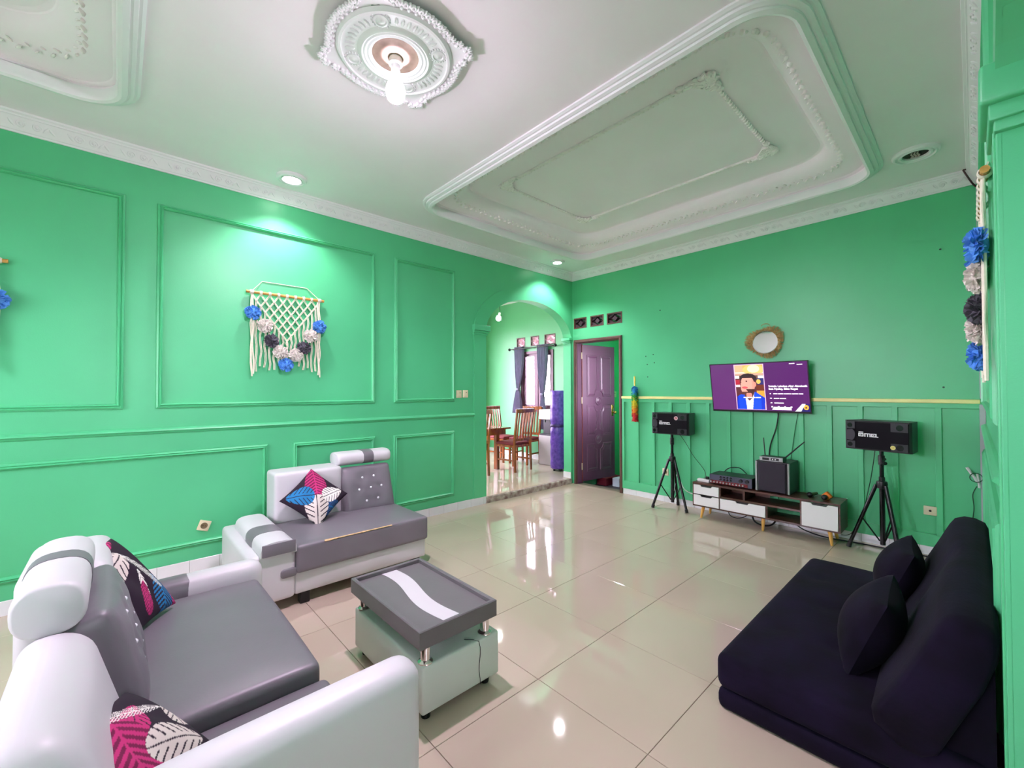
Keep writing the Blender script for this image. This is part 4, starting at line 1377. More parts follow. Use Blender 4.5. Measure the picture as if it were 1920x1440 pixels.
speaker((4.775, 2.435, 0.88), math.radians(0), 'black box speaker with a red and white sticker, left of the television', (0.085, 0.195, 0.022, RED_ST))
stand((4.83, 0.545, 0), [(4.80, 0.775), (4.70, 0.42), (5.02, 0.47)], 0.885, 'black tripod speaker stand right of the cabinet behind the sofa bed')
speaker((4.74, 0.565, 0.88), math.radians(14), 'black box speaker with a gold sticker, right of the television', (0.115, 0.04, 0.017, GOLD_ST))

# ---- television
tv = thing('television', (4.97, 1.56, 1.165), 'flat television tilted on the far green wall, showing a man in a blue jacket', 'television')
t0, t1 = Vector((4.995, 0, 1.165)), Vector((4.925, 0, 1.69))     # bottom and top of the front face
upt = (t1 - t0).normalized(); nt_ = Vector((-upt.z, 0, upt.x)); LH = (t1 - t0).length
TY0, TY1 = 2.032, 1.092
TWd = TY0 - TY1
sk = -0.012
def tf(u, v, w):     # u to the right as seen 0..1, v up 0..1, w out of the screen in metres
    p = t0 + upt * (v * LH) + nt_ * w
    return (p.x, TY0 - u * TWd + sk * (1 - v), p.z)
b = MB()
b.loops([[tf(*q, -0.032) for q in rect(0.02, 0.98, 0.02, 0.98)], [tf(*q, -0.026) for q in rect(0, 1, 0, 1)], [tf(*q, 0.0) for q in rect(0, 1, 0, 1)], [tf(*q, 0.0) for q in rect(0.008, 0.992, 0.035, 0.985)], [tf(*q, -0.003) for q in rect(0.008, 0.992, 0.035, 0.985)]], cap=True)
b.build('casing', BLACKP, tv)
MB().rb(4.985, XF - 0.001, 1.40, 1.72, 1.345, 1.55, 0.004, 1, 0).build('wall_bracket', BLACKM, tv)
PURP1, PURP2 = (96, 42, 106), (84, 26, 98)
def inside(poly, x, y):
    c = False
    n = len(poly)
    for i in range(n):
        x0, y0 = poly[i]; x1, y1 = poly[(i + 1) % n]
        if (y0 > y) != (y1 > y) and x < (x1 - x0) * (y - y0) / (y1 - y0) + x0:
            c = not c
    return c
def ell(x, y, cx, cy, a, b): return ((x - cx) / a) ** 2 + ((y - cy) / b) ** 2 < 1
JACK_L = [(0.03, 0.0), (0.36, 0.0), (0.33, 0.24), (0.30, 0.33), (0.18, 0.34), (0.05, 0.29)]
JACK_R = [(0.55, 0.0), (0.96, 0.0), (0.97, 0.27), (0.66, 0.40), (0.62, 0.33)]
def portrait(x, y):
    """x, y in 0..1 across the upright picture on the screen"""
    if x < 0.025 or x > 0.975 or y < 0.012 or y > 0.985: return (232, 190, 220)
    if inside(JACK_L, x, y): return (16, 70, 232) if x > 0.1 else (10, 52, 200)
    if inside(JACK_R, x, y): return (16, 74, 236) if x < 0.85 else (10, 50, 200)
    if ell(x, y, 0.46, 0.32, 0.10, 0.07) and y < 0.37 and y > 0.25: return (222, 140, 124)
    if inside([(0.36, 0), (0.56, 0), (0.64, 0.38), (0.56, 0.26), (0.46, 0.20), (0.36, 0.27), (0.33, 0.24)], x, y): return (232, 226, 240)
    # face
    if ell(x, y, 0.40, 0.63, 0.028, 0.018) or ell(x, y, 0.20, 0.61, 0.03, 0.016): return (70, 34, 40)
    if ell(x, y, 0.33, 0.49, 0.10, 0.024): return (214, 84, 92)
    if ell(x, y, 0.43, 0.52, 0.235, 0.25):
        if y > 0.70: return (52, 34, 40)
        if y < 0.46 and x > 0.36 + (0.46 - y): return (74, 40, 36)
        if y < 0.40: return (96, 52, 44)
        if x > 0.58: return (232, 150, 132)
        return (238, 164, 146)
    if ell(x, y, 0.68, 0.56, 0.04, 0.055): return (226, 140, 124)
    if ell(x, y, 0.46, 0.70, 0.28, 0.10): return (48, 30, 38)
    # room behind
    if y > 0.80:
        if ell(x, y, 0.66, 0.90, 0.20, 0.085): return (255, 238, 190)
        if ell(x, y, 0.66, 0.88, 0.36, 0.11): return (244, 196, 116)
        if y < 0.835: return (238, 216, 200)
        return (214, 176, 136) if x < 0.3 else (230, 176, 100)
    if y > 0.76: return (206, 160, 140)
    if y > 0.69: return (250, 244, 236) if (x < 0.16 or x > 0.80) and y < 0.75 else (120, 82, 70)
    if x > 0.72:
        if y > 0.55:
            if ell(x, y, 0.80, 0.62, 0.07, 0.05): return (230, 190, 90)
            return (44, 44, 110) if x > 0.76 else (80, 50, 60)
        if y > 0.42: return (110, 48, 30)
        return (226, 160, 60)
    if x < 0.18 and 0.55 < y < 0.66: return (176, 40, 60)
    if x < 0.18 and 0.50 < y <= 0.55: return (220, 210, 214)
    return (92, 44, 48)
def screen_colour(u, v):
    pl = 0.268 + 0.012 * 0 ; pr = 0.585
    if pl < u < pr and 0.012 < v < 0.985: return portrait((u - pl) / (pr - pl), (v - 0.012) / 0.973)
    if v < 0.155 and u > 0.86 + (v * 0.45):
        if u > 0.915 + v * 0.30:
            if ell(u, v, 0.965, 0.085, 0.024, 0.05): return (236, 180, 60) if not ell(u, v, 0.965, 0.08, 0.009, 0.02) else (120, 60, 40)
            return (34, 24, 104)
        return (226, 222, 232)
    if v < 0.085 and v > 0.022 and 0.632 + v * 0.3 < u < 0.83: return (238, 236, 240)
    return PURP1 if u <= pl else PURP2
vs, fs, cs = [], [], []
NU, NV = 250, 140
for i in range(NU + 1):
    for j in range(NV + 1):
        vs.append(tf(0.009 + 0.982 * i / NU, 0.036 + 0.948 * j / NV, -0.0015))
for i in range(NU):
    for j in range(NV):
        a_ = i * (NV + 1) + j
        fs.append((a_, a_ + NV + 1, a_ + NV + 2, a_ + 1))
        c_ = rgb(*screen_colour((i + 0.5) / NU, (j + 0.5) / NV))
        cs += list(c_) * 4
mb = MB(); mb.add(vs, fs)
scr = mb.build('screen', attr_mat('lit_screen', 0.15, emit=0.72), tv, fixn=False)
at = scr.data.color_attributes.new('Col', 'FLOAT_COLOR', 'CORNER')
at.data.foreach_set('color', cs)
TXT = mat('lit_screen_text', rgb(245, 240, 248), 0.5, emit=0.75)
def scr_text(s, u, v, size, bold=0.0):
    sf = lambda x, y, z: tf(u + x / TWd, v + y / LH, 0.0004)
    o = text_mesh(s, size, sf, bold).build('screen_text', TXT, scr)
    return o
scr_text('Vokalis Lakukan Aksi Akrobatik', 0.618, 0.505, 0.0265, 0.0008)
scr_text('Saat Nyaleg, Bikin Kaget', 0.618, 0.455, 0.0265, 0.0008)
def strokes(u, v, lens, h=0.016):
    mb = MB()
    x = u
    for L in lens:
        mb.add([tf(x, v, 0.0004), tf(x + L, v, 0.0004), tf(x + L, v + h, 0.0004), tf(x, v + h, 0.0004)], [(0, 1, 2, 3)])
        x += L + 0.006
    mb.build('screen_text', TXT, scr)
strokes(0.625, 0.368, (0.012,)); strokes(0.66, 0.366, (0.04, 0.05, 0.07, 0.055, 0.04))
strokes(0.625, 0.278, (0.018,)); strokes(0.662, 0.276, (0.05, 0.06))
strokes(0.628, 0.188, (0.016,)); strokes(0.664, 0.186, (0.09,))
for u in (0.632, 0.695, 0.755, 0.815): strokes(u, 0.105, (0.016,), 0.024)
strokes(0.355, 0.288, (0.03, 0.025, 0.02, 0.03, 0.05), 0.018)
strokes(0.83, 0.945, (0.05,), 0.012); strokes(0.90, 0.925, (0.05,), 0.014)

# ---- raffia mirror
mr = thing('round_mirror', (XF - 0.02, 1.50, 1.74), 'small round mirror with a shaggy raffia rim above the television', 'mirror')
mc = Vector((XF - 0.022, 1.497, 1.912))
Tm = Matrix.Rotation(math.radians(7), 3, 'Y') @ Matrix(((0, 0, -1), (1, 0, 0), (0, 1, 0)))
MB().lathe([(0.0005, 0.0), (0.117, 0.0), (0.119, -0.004), (0.119, -0.02)], mc, 40, Tm).build('mirror_glass', MIRROR, mr, True)
MB().lathe([(0.117, -0.001), (0.119, 0.003), (0.123, 0.003), (0.125, -0.012)], mc, 40, Tm).build('mirror_rim', WHITEP, mr, True)
rf_ = MB()
rnd = random.Random(8)
for k in range(620):
    t = rnd.uniform(0, 2 * PI)
    L = (0.050 + 0.018 * math.sin(3 * t + 1) + 0.012 * math.cos(2 * t)) + rnd.uniform(-0.014, 0.014)
    c, s = math.cos(t), math.sin(t)
    tw_ = rnd.uniform(-0.25, 0.25)
    c2, s2 = math.cos(t + tw_), math.sin(t + tw_)
    r0 = 0.118
    p0 = mc + Vector((rnd.uniform(-0.006, 0.012), r0 * c, r0 * s))
    p1 = p0 + Vector((rnd.uniform(-0.016, 0.004), L * c2, L * s2))
    w = Vector((0, -s, c)) * 0.0028
    dd = Vector((-0.002, 0, 0))
    rf_.add([p0 - w, p0 + w, p1 + w * 0.4, p1 - w * 0.4, p0 + dd], [(0, 1, 2, 3), (0, 4, 1), (1, 4, 2), (4, 3, 2), (0, 3, 4)])
o = rf_.build('raffia_fringe', RAFFIA, mr)
o['kind'] = 'stuff'
lp = MB(); lp.tube([(XF - 0.006, 1.497 + 0.04 * math.cos(t_), 2.085 + 0.022 * math.sin(t_)) for t_ in [PI * k / 8 for k in range(9)]], 0.003, 5)
lp.build('hanging_loop', RAFFIA, mr)

# ---- feather duster hanging on the wall
du = thing('duster', (XF - 0.03, 3.05, 1.0), 'rainbow feather duster hanging on the wall beside the door', 'duster')
MB().tube([(XF - 0.03, 3.055, 1.585), (XF - 0.035, 3.05, 1.56), (XF - 0.04, 3.048, 1.47), (XF - 0.04, 3.046, 1.38)], [0.010, 0.012, 0.010, 0.009], 8).build('handle', mat('duster_yellow', rgb(226, 200, 50), 0.4), du, True)
bands = [(1.36, 1.43, (50, 150, 214)), (1.29, 1.36, (70, 190, 90)), (1.18, 1.29, (226, 214, 60)), (1.10, 1.18, (240, 150, 50)), (1.01, 1.10, (214, 52, 60))]
rnd = random.Random(4)
for (z0, z1, colr) in bands:
    d = MB()
    for k in range(150):
        z = rnd.uniform(z0, z1 + 0.03)
        t = rnd.uniform(0, 2 * PI)
        p0 = Vector((XF - 0.045, 3.045, z))
        p1 = p0 + Vector((math.cos(t) * 0.034, math.sin(t) * 0.05, -0.02 + rnd.uniform(-0.02, 0.01)))
        w = Vector((-math.sin(t), math.cos(t), 0)) * 0.009
        d.add([p0 - w, p0 + w, p1 + w, p1 - w], [(0, 1, 2, 3)])
    d.lathe([(0.001, z0), (0.026, z0 + 0.004), (0.028, (z0 + z1) / 2), (0.026, z1), (0.001, z1 + 0.004)], (XF - 0.045, 3.045, 0), 14)
    d.build('fibre_band', mat('duster_%d_%d_%d' % colr, rgb(*colr), 0.9), du)
# ================================================================ ceiling fittings
MC = Vector((1.04, 2.01, ZC))
md = thing('ceiling_medallion', (MC.x, MC.y, ZC - 0.06), 'ornate white plaster medallion around the bare bulb on the ceiling', 'medallion')
zm = ZC - 0.034
m = MB()
m.lathe([(0.285, zm + 0.012), (0.29, zm), (0.278, zm - 0.014), (0.266, zm - 0.016), (0.262, zm - 0.008), (0.252, zm - 0.006), (0.215, zm - 0.002), (0.19, zm - 0.004), (0.178, zm - 0.014),
         (0.168, zm - 0.018), (0.160, zm - 0.012), (0.152, zm - 0.016), (0.142, zm - 0.010), (0.132, zm - 0.014), (0.124, zm - 0.006), (0.117, zm - 0.002)], (MC.x, MC.y, 0), 64)
m.build('rings', CORNICE, md, True, angle=25)
m = MB()
m.lathe([(0.119, zm - 0.002), (0.105, zm + 0.0), (0.088, zm + 0.001), (0.078, zm - 0.004), (0.06, zm - 0.006), (0.05, zm - 0.012), (0.03, zm - 0.014), (0.001, zm - 0.014)], (MC.x, MC.y, 0), 40)
m.build('sooty_centre', SOOT, md, True)
MB().cyl((MC.x, MC.y, zm + 0.008), (MC.x, MC.y, ZC + 0.002), 0.20, n=32).build('fixing_disc', CORNICE, md)
# border of leaves: rounded square with four points
def border_r(t):
    k = abs(math.cos(2 * t)) if False else 0
    s = abs(math.sin(2 * t))
    return 0.318 + 0.07 * s ** 14
lf_src = MB()
for k in range(5):
    a_ = (k - 2) * 0.55
    T3 = Matrix.Rotation(a_, 3, 'Z')
    L = 0.021 if k in (0, 4) else 0.027
    lf_src.ball(T3 @ Vector((L * 0.75, 0, 0)), 1.0, 7, 4, (L * 0.6, 0.0075, 0.008), T3)
lf_src.ball((-0.004, 0, 0.0), 1.0, 8, 4, (0.012, 0.010, 0.010))
first = None
NB = 56
for k in range(NB):
    t = 2 * PI * (k + 0.5) / NB
    r = border_r(t)
    p = Vector((MC.x + (r - 0.012) * math.cos(t), MC.y + (r - 0.012) * math.sin(t), zm - 0.002))
    if first is None:
        me_mb = MB(); me_mb.v = [tuple(Vector(v) + Vector((md.location))) for v in lf_src.v]; me_mb.f = list(lf_src.f); me_mb.m = list(lf_src.m)
        first = me_mb.build('leaf', CORNICE, md, True)
        first.location = p - md.location; first.rotation_euler = (0, 0, t)
    else:
        inst(first, 'leaf', md, p - md.location, (0, 0, t))
# plate under the leaves (gives the jagged edge)
pl = MB()
ring = []
for k in range(NB * 2):
    t = 2 * PI * k / (NB * 2)
    r = border_r(t) + (0.012 if k % 2 else -0.004)
    ring.append((MC.x + r * math.cos(t), MC.y + r * math.sin(t)))
pl.loops([[(x, y, zm + 0.010) for x, y in ring], [(x, y, zm + 0.002) for x, y in ring], [(MC.x + (x - MC.x) * 0.75, MC.y + (y - MC.y) * 0.75, zm + 0.002) for x, y in ring]])
pl.loops([[(x, y, zm + 0.010) for x, y in ring], [(MC.x + (x - MC.x) * 0.6, MC.y + (y - MC.y) * 0.6, zm + 0.010) for x, y in ring]])
pl.build('border_plate', CORNICE, md, fixn=True)
for k in range(4):
    t = PI / 4 + k * PI / 2
    for (rad, r0) in ((0.222, 0.036),):
        o_ = MB()
        c0 = Vector((MC.x + rad * math.cos(t), MC.y + rad * math.sin(t), zm - 0.006))
        o_.lathe([(r0, 0.008), (r0 - 0.002, -0.006), (r0 - 0.010, -0.008), (r0 - 0.013, -0.002), (0.012, -0.006), (0.0005, -0.010)], c0, 22)
        for j in range(18):
            b_ = 2 * PI * j / 18
            o_.ball(c0 + Vector((math.cos(b_), math.sin(b_), 0)) * (r0 + 0.006) + Vector((0, 0, -0.001)), 0.0052, 6, 4)
        o_.build('cameo', CORNICE, md, True)
dart = None
for k in range(48):
    t = 2 * PI * (k + 0.5) / 48
    if min(abs(((t - PI / 4 - q * PI / 2 + PI) % (2 * PI)) - PI) for q in range(4)) < 0.22: continue
    p = Vector((MC.x + 0.222 * math.cos(t), MC.y + 0.222 * math.sin(t), zm - 0.004))
    if dart is None:
        d_ = MB(); d_.ball(md.location, 1.0, 7, 4, (0.026, 0.0095, 0.010))
        dart = d_.build('tongue', CORNICE, md, True)
        dart.location = p - md.location; dart.rotation_euler = (0, 0, t)
    else:
        inst(dart, 'tongue', md, p - md.location, (0, 0, t))
# bare bulb
bu = thing('light_bulb', (MC.x, MC.y, 2.88), 'bare lit bulb hanging from the ceiling medallion', 'light bulb')
MB().lathe([(0.03, zm - 0.012), (0.034, zm - 0.02), (0.034, zm - 0.045), (0.024, zm - 0.05), (0.022, zm - 0.085), (0.001, zm - 0.085)], (MC.x, MC.y, 0), 20).build('socket', WHITEP, bu, True)
BZ = 2.945
MB().lathe([(0.0005, BZ - 0.05), (0.022, BZ - 0.046), (0.034, BZ - 0.039), (0.040, BZ - 0.032)], (MC.x, MC.y, 0), 24).build('bulb_dome', BULBM, bu, True)
MB().lathe([(0.040, BZ - 0.032), (0.047, BZ - 0.018), (0.0502, BZ + 0.004), (0.048, BZ + 0.022), (0.038, BZ + 0.048), (0.027, BZ + 0.072), (0.023, BZ + 0.085)], (MC.x, MC.y, 0), 24).build('bulb_body', mat('bulb_body_glow', rgb(250, 250, 255), 0.5, emit=5.0), bu, True)

def downlight(x, y, r, label, lit=True, group='recessed downlights in the ceiling'):
    d = thing('downlight', (x, y, ZC - 0.03), label, 'downlight', group)
    MB().lathe([(r, ZC + 0.001), (r, ZC - 0.012), (r - 0.010, ZC - 0.024), (r - 0.022, ZC - 0.026), (r - 0.028, ZC - 0.014), (r - 0.036, ZC - 0.014), (r - 0.040, ZC - 0.024), (r * 0.62, ZC - 0.024), (r * 0.56, ZC - 0.018), (r * 0.55, ZC - 0.004)], (x, y, 0), 36).build('trim_ring', CORNICE, d, True, angle=30)
    if lit:
        MB().lathe([(r * 0.56, ZC - 0.012), (r * 0.3, ZC - 0.016), (0.0005, ZC - 0.017)], (x, y, 0), 28).build('lens', LED, d, True)
        ld = bpy.data.lights.new('downlight_beam', 'SPOT')
        ld.energy = SPOT_W; ld.spot_size = math.radians(118); ld.spot_blend = 0.55; ld.shadow_soft_size = 0.045
        ld.color = (0.98, 0.92, 1.0)
        lo = bpy.data.objects.new('downlight_beam', ld); C.objects.link(lo)
        lo.location = (x, y, ZC - 0.03)
    else:
        MB().lathe([(r * 0.56, ZC - 0.006), (r * 0.54, ZC - 0.0045), (0.0005, ZC - 0.0045)], (x, y, 0), 28).build('dark_cup', mat('dark_cup', rgb(48, 36, 32), 0.6), d, True)
        lb = MB()
        for k in (-1, 0, 1):
            lb.tube([(x - 0.03 + 0.01 * q, y + 0.016 * k + 0.006 * math.sin(q * 2), ZC - 0.006 - 0.022 * math.sin(q / 6 * PI)) for q in range(7)], 0.006, 6)
        lb.build('dead_lamp', mat('dead_lamp', rgb(170, 160, 150), 0.4), d, True)
downlight(1.04, 3.815, 0.115, 'lit round downlight over the large wall hanging panel')
downlight(4.40, 3.845, 0.10, 'lit round downlight in the far ceiling corner over the archway')
downlight(4.36, 0.272, 0.135, 'unlit round downlight near the right wall with a dark cup', False)

# ================================================================ macrame hangings
def macrame(label, loc, rotz, group='macrame wall hangings with pompoms'):
    root = thing('macrame_hanging', (0, 0, 0), label, 'wall hanging', group)
    Z0 = 0.72                      # rod height above the root
    hw = 0.313
    MB().cyl((-hw, 0.03, Z0), (hw, 0.03, Z0), 0.0125, n=12).build('rod', BAMBOO, root, True)
    hc = MB()
    hc.tube([(-hw + 0.045, 0.03, Z0 + 0.012), (-0.17, 0.004, Z0 + 0.105), (0.19, 0.004, Z0 + 0.105), (hw - 0.045, 0.03, Z0 + 0.012)], 0.003, 5)
    hc.build('hanger_cord', CORD, root)
    n = 9
    dx = 2 * (hw - 0.04) / (n - 1)
    xs = [-hw + 0.04 + dx * i for i in range(n)]
    for i, x in enumerate(xs):
        k = MB()
        w = 0.016 if i in (0, n - 1) else 0.011
        k.lathe([(0.0145, -w), (0.019, -w * 0.6), (0.019, w * 0.6), (0.0145, w)], (x, 0.03, Z0), 12, Matrix(((0, 0, 1), (1, 0, 0), (0, 1, 0))))
        k.build('hitch_knot', CORD, root, True)
    dz = 0.047
    def vmax(x): return 8 * max(0.0, 1 - abs(x) / (hw - 0.02))
    kn = set()
    rnd = random.Random(11)
    for i, x in enumerate(xs):
        for s in (-1, 1):
            pts = [(x, 0.032, Z0 - 0.012)]
            j = 0
            while True:
                nx = x + s * (j + 1) * dx / 2
                if (j + 1) > vmax(nx) + 0.6 or abs(nx) > hw - 0.035: break
                j += 1
                pts.append((nx, 0.032, Z0 - 0.02 - j * dz))
                kn.add((round(nx, 4), round(Z0 - 0.02 - j * dz, 4)))
            ex_, ez_ = pts[-1][0], pts[-1][2]
            end = 0.03 + 0.05 * (1 - abs(ex_) / hw) + rnd.uniform(0, 0.05)
            if abs(ex_) < 0.10: end = 0.10 + rnd.uniform(0, 0.05)
            for q in range(1, 9):
                pts.append((ex_ + 0.006 * math.sin(q * 1.9 + i), 0.034 + 0.003 * math.sin(q * 1.3), ez_ + (end - ez_) * q / 8))
            st = MB()
            for off in (-0.0045, 0.0045):
                st.tube([(px + off, py, pz) for px, py, pz in pts], 0.0032, 5)
            st.build('cord_strand', CORD, root)
    for e in (-1, 1):
        for q in range(2):
            x = e * (hw - 0.04 - 0.012 * q)
            st = MB()
            st.tube([(x + 0.006 * math.sin(k * 0.8 + q), 0.034 + 0.002 * q, Z0 - 0.02 - (0.69 - 0.02 * q) * k / 14) for k in range(15)], 0.0062, 6)
            st.build('side_tassel', CORD, root)
    kb = MB()
    for (x, z) in sorted(kn):
        kb.ball((x, 0.034, z), 0.0085, 6, 4)
    kb.build('net_knots', CORD, root, True)['kind'] = 'stuff'
    def pom_mesh(seed):
        rnd = random.Random(seed)
        mb = MB()
        mb.ball((0, 0.0, 0), 0.036, 12, 8, (1, 0.75, 1))
        for k in range(150):
            u = rnd.uniform(-0.55, 1); t = rnd.uniform(0, 2 * PI)
            s = math.sqrt(1 - u * u)
            d = Vector((s * math.cos(t), u * 0.75, s * math.sin(t)))
            a_ = d.orthogonal().normalized(); a_.rotate(Matrix.Rotation(rnd.uniform(0, PI), 3, d))
            b_ = d.cross(a_)
            L = rnd.uniform(0.046, 0.058); w = rnd.uniform(0.006, 0.012)
            p0 = d * 0.028; p1 = d * L + a_ * rnd.uniform(-.01, .01)
            mb.add([p0 - b_ * w, p0 + b_ * w, p1 + b_ * w * 0.9, p1 - b_ * w * 0.9, p0 + a_ * 0.004], [(0, 1, 2, 3), (0, 4, 1), (1, 4, 2), (2, 4, 3), (3, 4, 0)])
        return mb
    src = {}
    # x from the left as one faces the hanging, height above the rod's end tassels
    for (x, z, c) in ((-0.265, 0.545, 'b'), (-0.175, 0.44, 'w'), (-0.125, 0.315, 'k'), (-0.055, 0.225, 'w'), (-0.01, 0.115, 'b'), (0.07, 0.205, 'w'), (0.135, 0.27, 'k'), (0.195, 0.385, 'w'), (0.27, 0.475, 'b')):
        mm_ = {'b': POM_B, 'w': POM_W, 'k': POM_K}[c]
        if c not in src:
            src[c] = pom_mesh(ord(c)).build('pompom', mm_, root)
            src[c].location = (-x, 0.047, z); src[c].scale = (1.12, 0.95, 1.12)
        else:
            inst(src[c], 'pompom', root, (-x, 0.047, z), (0, x * 9, 0), (1.12, 0.95, 1.12))
    root.location = loc
    root.rotation_euler = (0, 0, rotz)
    return root
mh = macrame('pompom macrame hanging in the middle of the large green wall panel', (1.087, YL, 1.517), PI)
m2 = copy_tree(mh); m2.location = (-0.83, YL, 1.50)
m2['label'] = 'pompom macrame hanging at the left edge of the picture, mostly cut off'
m3 = copy_tree(mh); m3.location = (2.44, YR, 1.42); m3.rotation_euler = (0, 0, 0)
m3['label'] = 'pompom macrame hanging on the right wall seen edge on'

# ================================================================ switches, sockets and cables
def plate(c, w, h, n, up, label, name='wall_socket', cat='socket', round_=True, dot=False, rot=0.0, group='wall sockets and switches', m=None):
    c, n, up = Vector(c), Vector(n), Vector(up)
    s = up.cross(n)
    T = axes_T(c, s, n, up) @ Matrix.Rotation(rot, 4, 'Y')
    r = thing(name, c, label, cat, group)
    MB().rb(-w / 2, w / 2, -0.001, 0.012, -h / 2, h / 2, 0.004, 2, 0, T=T).build('plate', m or CREAMP, r, True)
    if dot:
        MB().cyl(T @ Vector((0, 0.011, 0)), T @ Vector((0, 0.0135, 0)), 0.009, n=12).build('hole', BLACKP, r)
    elif round_:
        MB().lathe([(0.024, 0.0), (0.022, 0.003), (0.018, 0.001), (0.0005, 0.001)], (0, 0, 0), 20, None).build('recess', mat('socket_recess', rgb(116, 96, 70), 0.6), r, True)
        o = r.children[-1]
        for v in o.data.vertices:
            q = Vector((v.co.x + c.x, v.co.y + c.y, v.co.z + c.z))
            v.co = T @ Vector((q.x, q.z + 0.012, q.y)) - c
        for k in (-1, 1):
            hmb = MB(); hmb.cyl(T @ Vector((0.008 * k, 0.012, 0)), T @ Vector((0.008 * k, 0.0145, 0)), 0.003, n=8)
            hmb.build('hole', BLACKP, r)
    else:
        MB().rb(-w * 0.3, w * 0.3, 0.01, 0.017, -h * 0.3, h * 0.32, 0.003, 1, 0, T=T).build('rocker', CREAMP, r)
        MB().box(w * 0.02, w * 0.16, 0.0165, 0.0178, h * 0.1, h * 0.2, T=T).build('indicator', BLACKP, r)
    return r
plate((2.958, YL, 1.362), 0.075, 0.09, (0, -1, 0), (0, 0, 1), 'cream light switch beside the arch, the left one of the pair', 'light_switch', 'switch', False)
plate((3.052, YL, 1.364), 0.075, 0.09, (0, -1, 0), (0, 0, 1), 'cream light switch beside the arch, the right one of the pair', 'light_switch', 'switch', False)
plate((0.503, YL - 0.008, 0.345), 0.078, 0.078, (0, -1, 0), (0, 0, 1), 'cream socket hanging askew low on the left green wall', rot=0.35)
plate((XF - 0.012, 0.262, 0.377), 0.082, 0.075, (-1, 0, 0), (0, 0, 1), 'cream socket low on the far wall near the right corner', dot=True)
plate((XF - 0.002, 2.64, 0.375), 0.08, 0.085, (-1, 0, 0), (0, 0, 1), 'cream double socket behind the left speaker stand')
plate((6.16, YL, 1.335), 0.13, 0.10, (0, -1, 0), (0, 0, 1), 'cream switch on the wall of the room behind the door', 'light_switch', 'switch', False)
def cable(pts, r, m, label, name='cable', cat='cable', group='loose cables'):
    # smooth through the points
    P_ = [Vector(p) for p in pts]
    out = []
    for i in range(len(P_) - 1):
        a, b, c, d = P_[max(i - 1, 0)], P_[i], P_[i + 1], P_[min(i + 2, len(P_) - 1)]
        for k in range(8):
            t = k / 8
            out.append(0.5 * ((2 * b) + (c - a) * t + (2 * a - 5 * b + 4 * c - d) * t * t + (3 * b - a - 3 * c + d) * t ** 3))
    out.append(P_[-1])
    mb = MB(); mb.tube(out, r, 6)
    return tag(mb.build(name, m, None, True), label, cat, group)
cable([(4.9, 2.40, 0.90), (5.0, 2.37, 0.80), (5.03, 2.27, 0.62), (5.0, 2.13, 0.47), (4.85, 2.06, 0.41), (4.80, 2.02, 0.45)], 0.003, BLACKP, 'thin black cable from the left speaker down to the power strip')
cable([(5.04, 2.50, 0.37), (4.98, 2.42, 0.33), (4.95, 2.34, 0.22), (4.97, 2.20, 0.17), (5.0, 2.10, 0.16)], 0.005, WHITEP, 'white cable from the wall socket to the back of the cabinet')
cable([(4.98, 1.93, 0.45), (4.99, 1.86, 0.53), (4.99, 1.75, 0.55), (4.99, 1.68, 0.50), (4.98, 1.64, 0.46)], 0.005, BLACKP, 'black cable looping over the back of the amplifier')
cable([(4.97, 1.60, 0.47), (4.90, 1.55, 0.52), (4.83, 1.508, 0.56)], 0.005, BLACKP, 'short black cable between the amplifier and the subwoofer')
cable([(5.02, 1.37, 1.17), (5.03, 1.40, 1.0), (5.04, 1.46, 0.80), (5.045, 1.47, 0.60), (5.045, 1.45, 0.45)], 0.006, BLACKP, 'thicker cable hanging from the television behind the receiver')
cable([(5.02, 1.20, 1.17), (5.045, 1.24, 0.95), (5.046, 1.27, 0.72), (5.046, 1.29, 0.50)], 0.0035, mat('green_painted_cable', rgb(30, 110, 66), 0.5), 'thin green cable hanging from the television')
cable([(4.95, 1.86, 0.13), (4.90, 1.82, 0.045), (4.88, 1.74, 0.03), (4.90, 1.66, 0.06), (4.95, 1.62, 0.13)], 0.005, BLACKP, 'black cable loop hanging under the cabinet, left')
cable([(4.95, 1.62, 0.13), (4.88, 1.57, 0.04), (4.86, 1.48, 0.015), (4.88, 1.40, 0.04), (4.95, 1.36, 0.13)], 0.009, BLACKP, 'thick black cable loop hanging under the cabinet, middle')
cable([(4.80, 1.20, 0.13), (4.84, 1.12, 0.06), (4.92, 0.95, 0.008), (4.96, 0.75, 0.006), (4.97, 0.5, 0.006), (4.98, 0.3, 0.006), (5.0, 0.12, 0.006)], 0.006, BLACKP, 'black cable along the floor from the cabinet behind the right stand')
cable([(4.95, 0.60, 0.88), (5.0, 0.64, 0.6), (5.02, 0.70, 0.30), (5.0, 0.78, 0.08), (4.99, 0.86, 0.04)], 0.003, BLACKP, 'thin cable hanging from the right speaker')
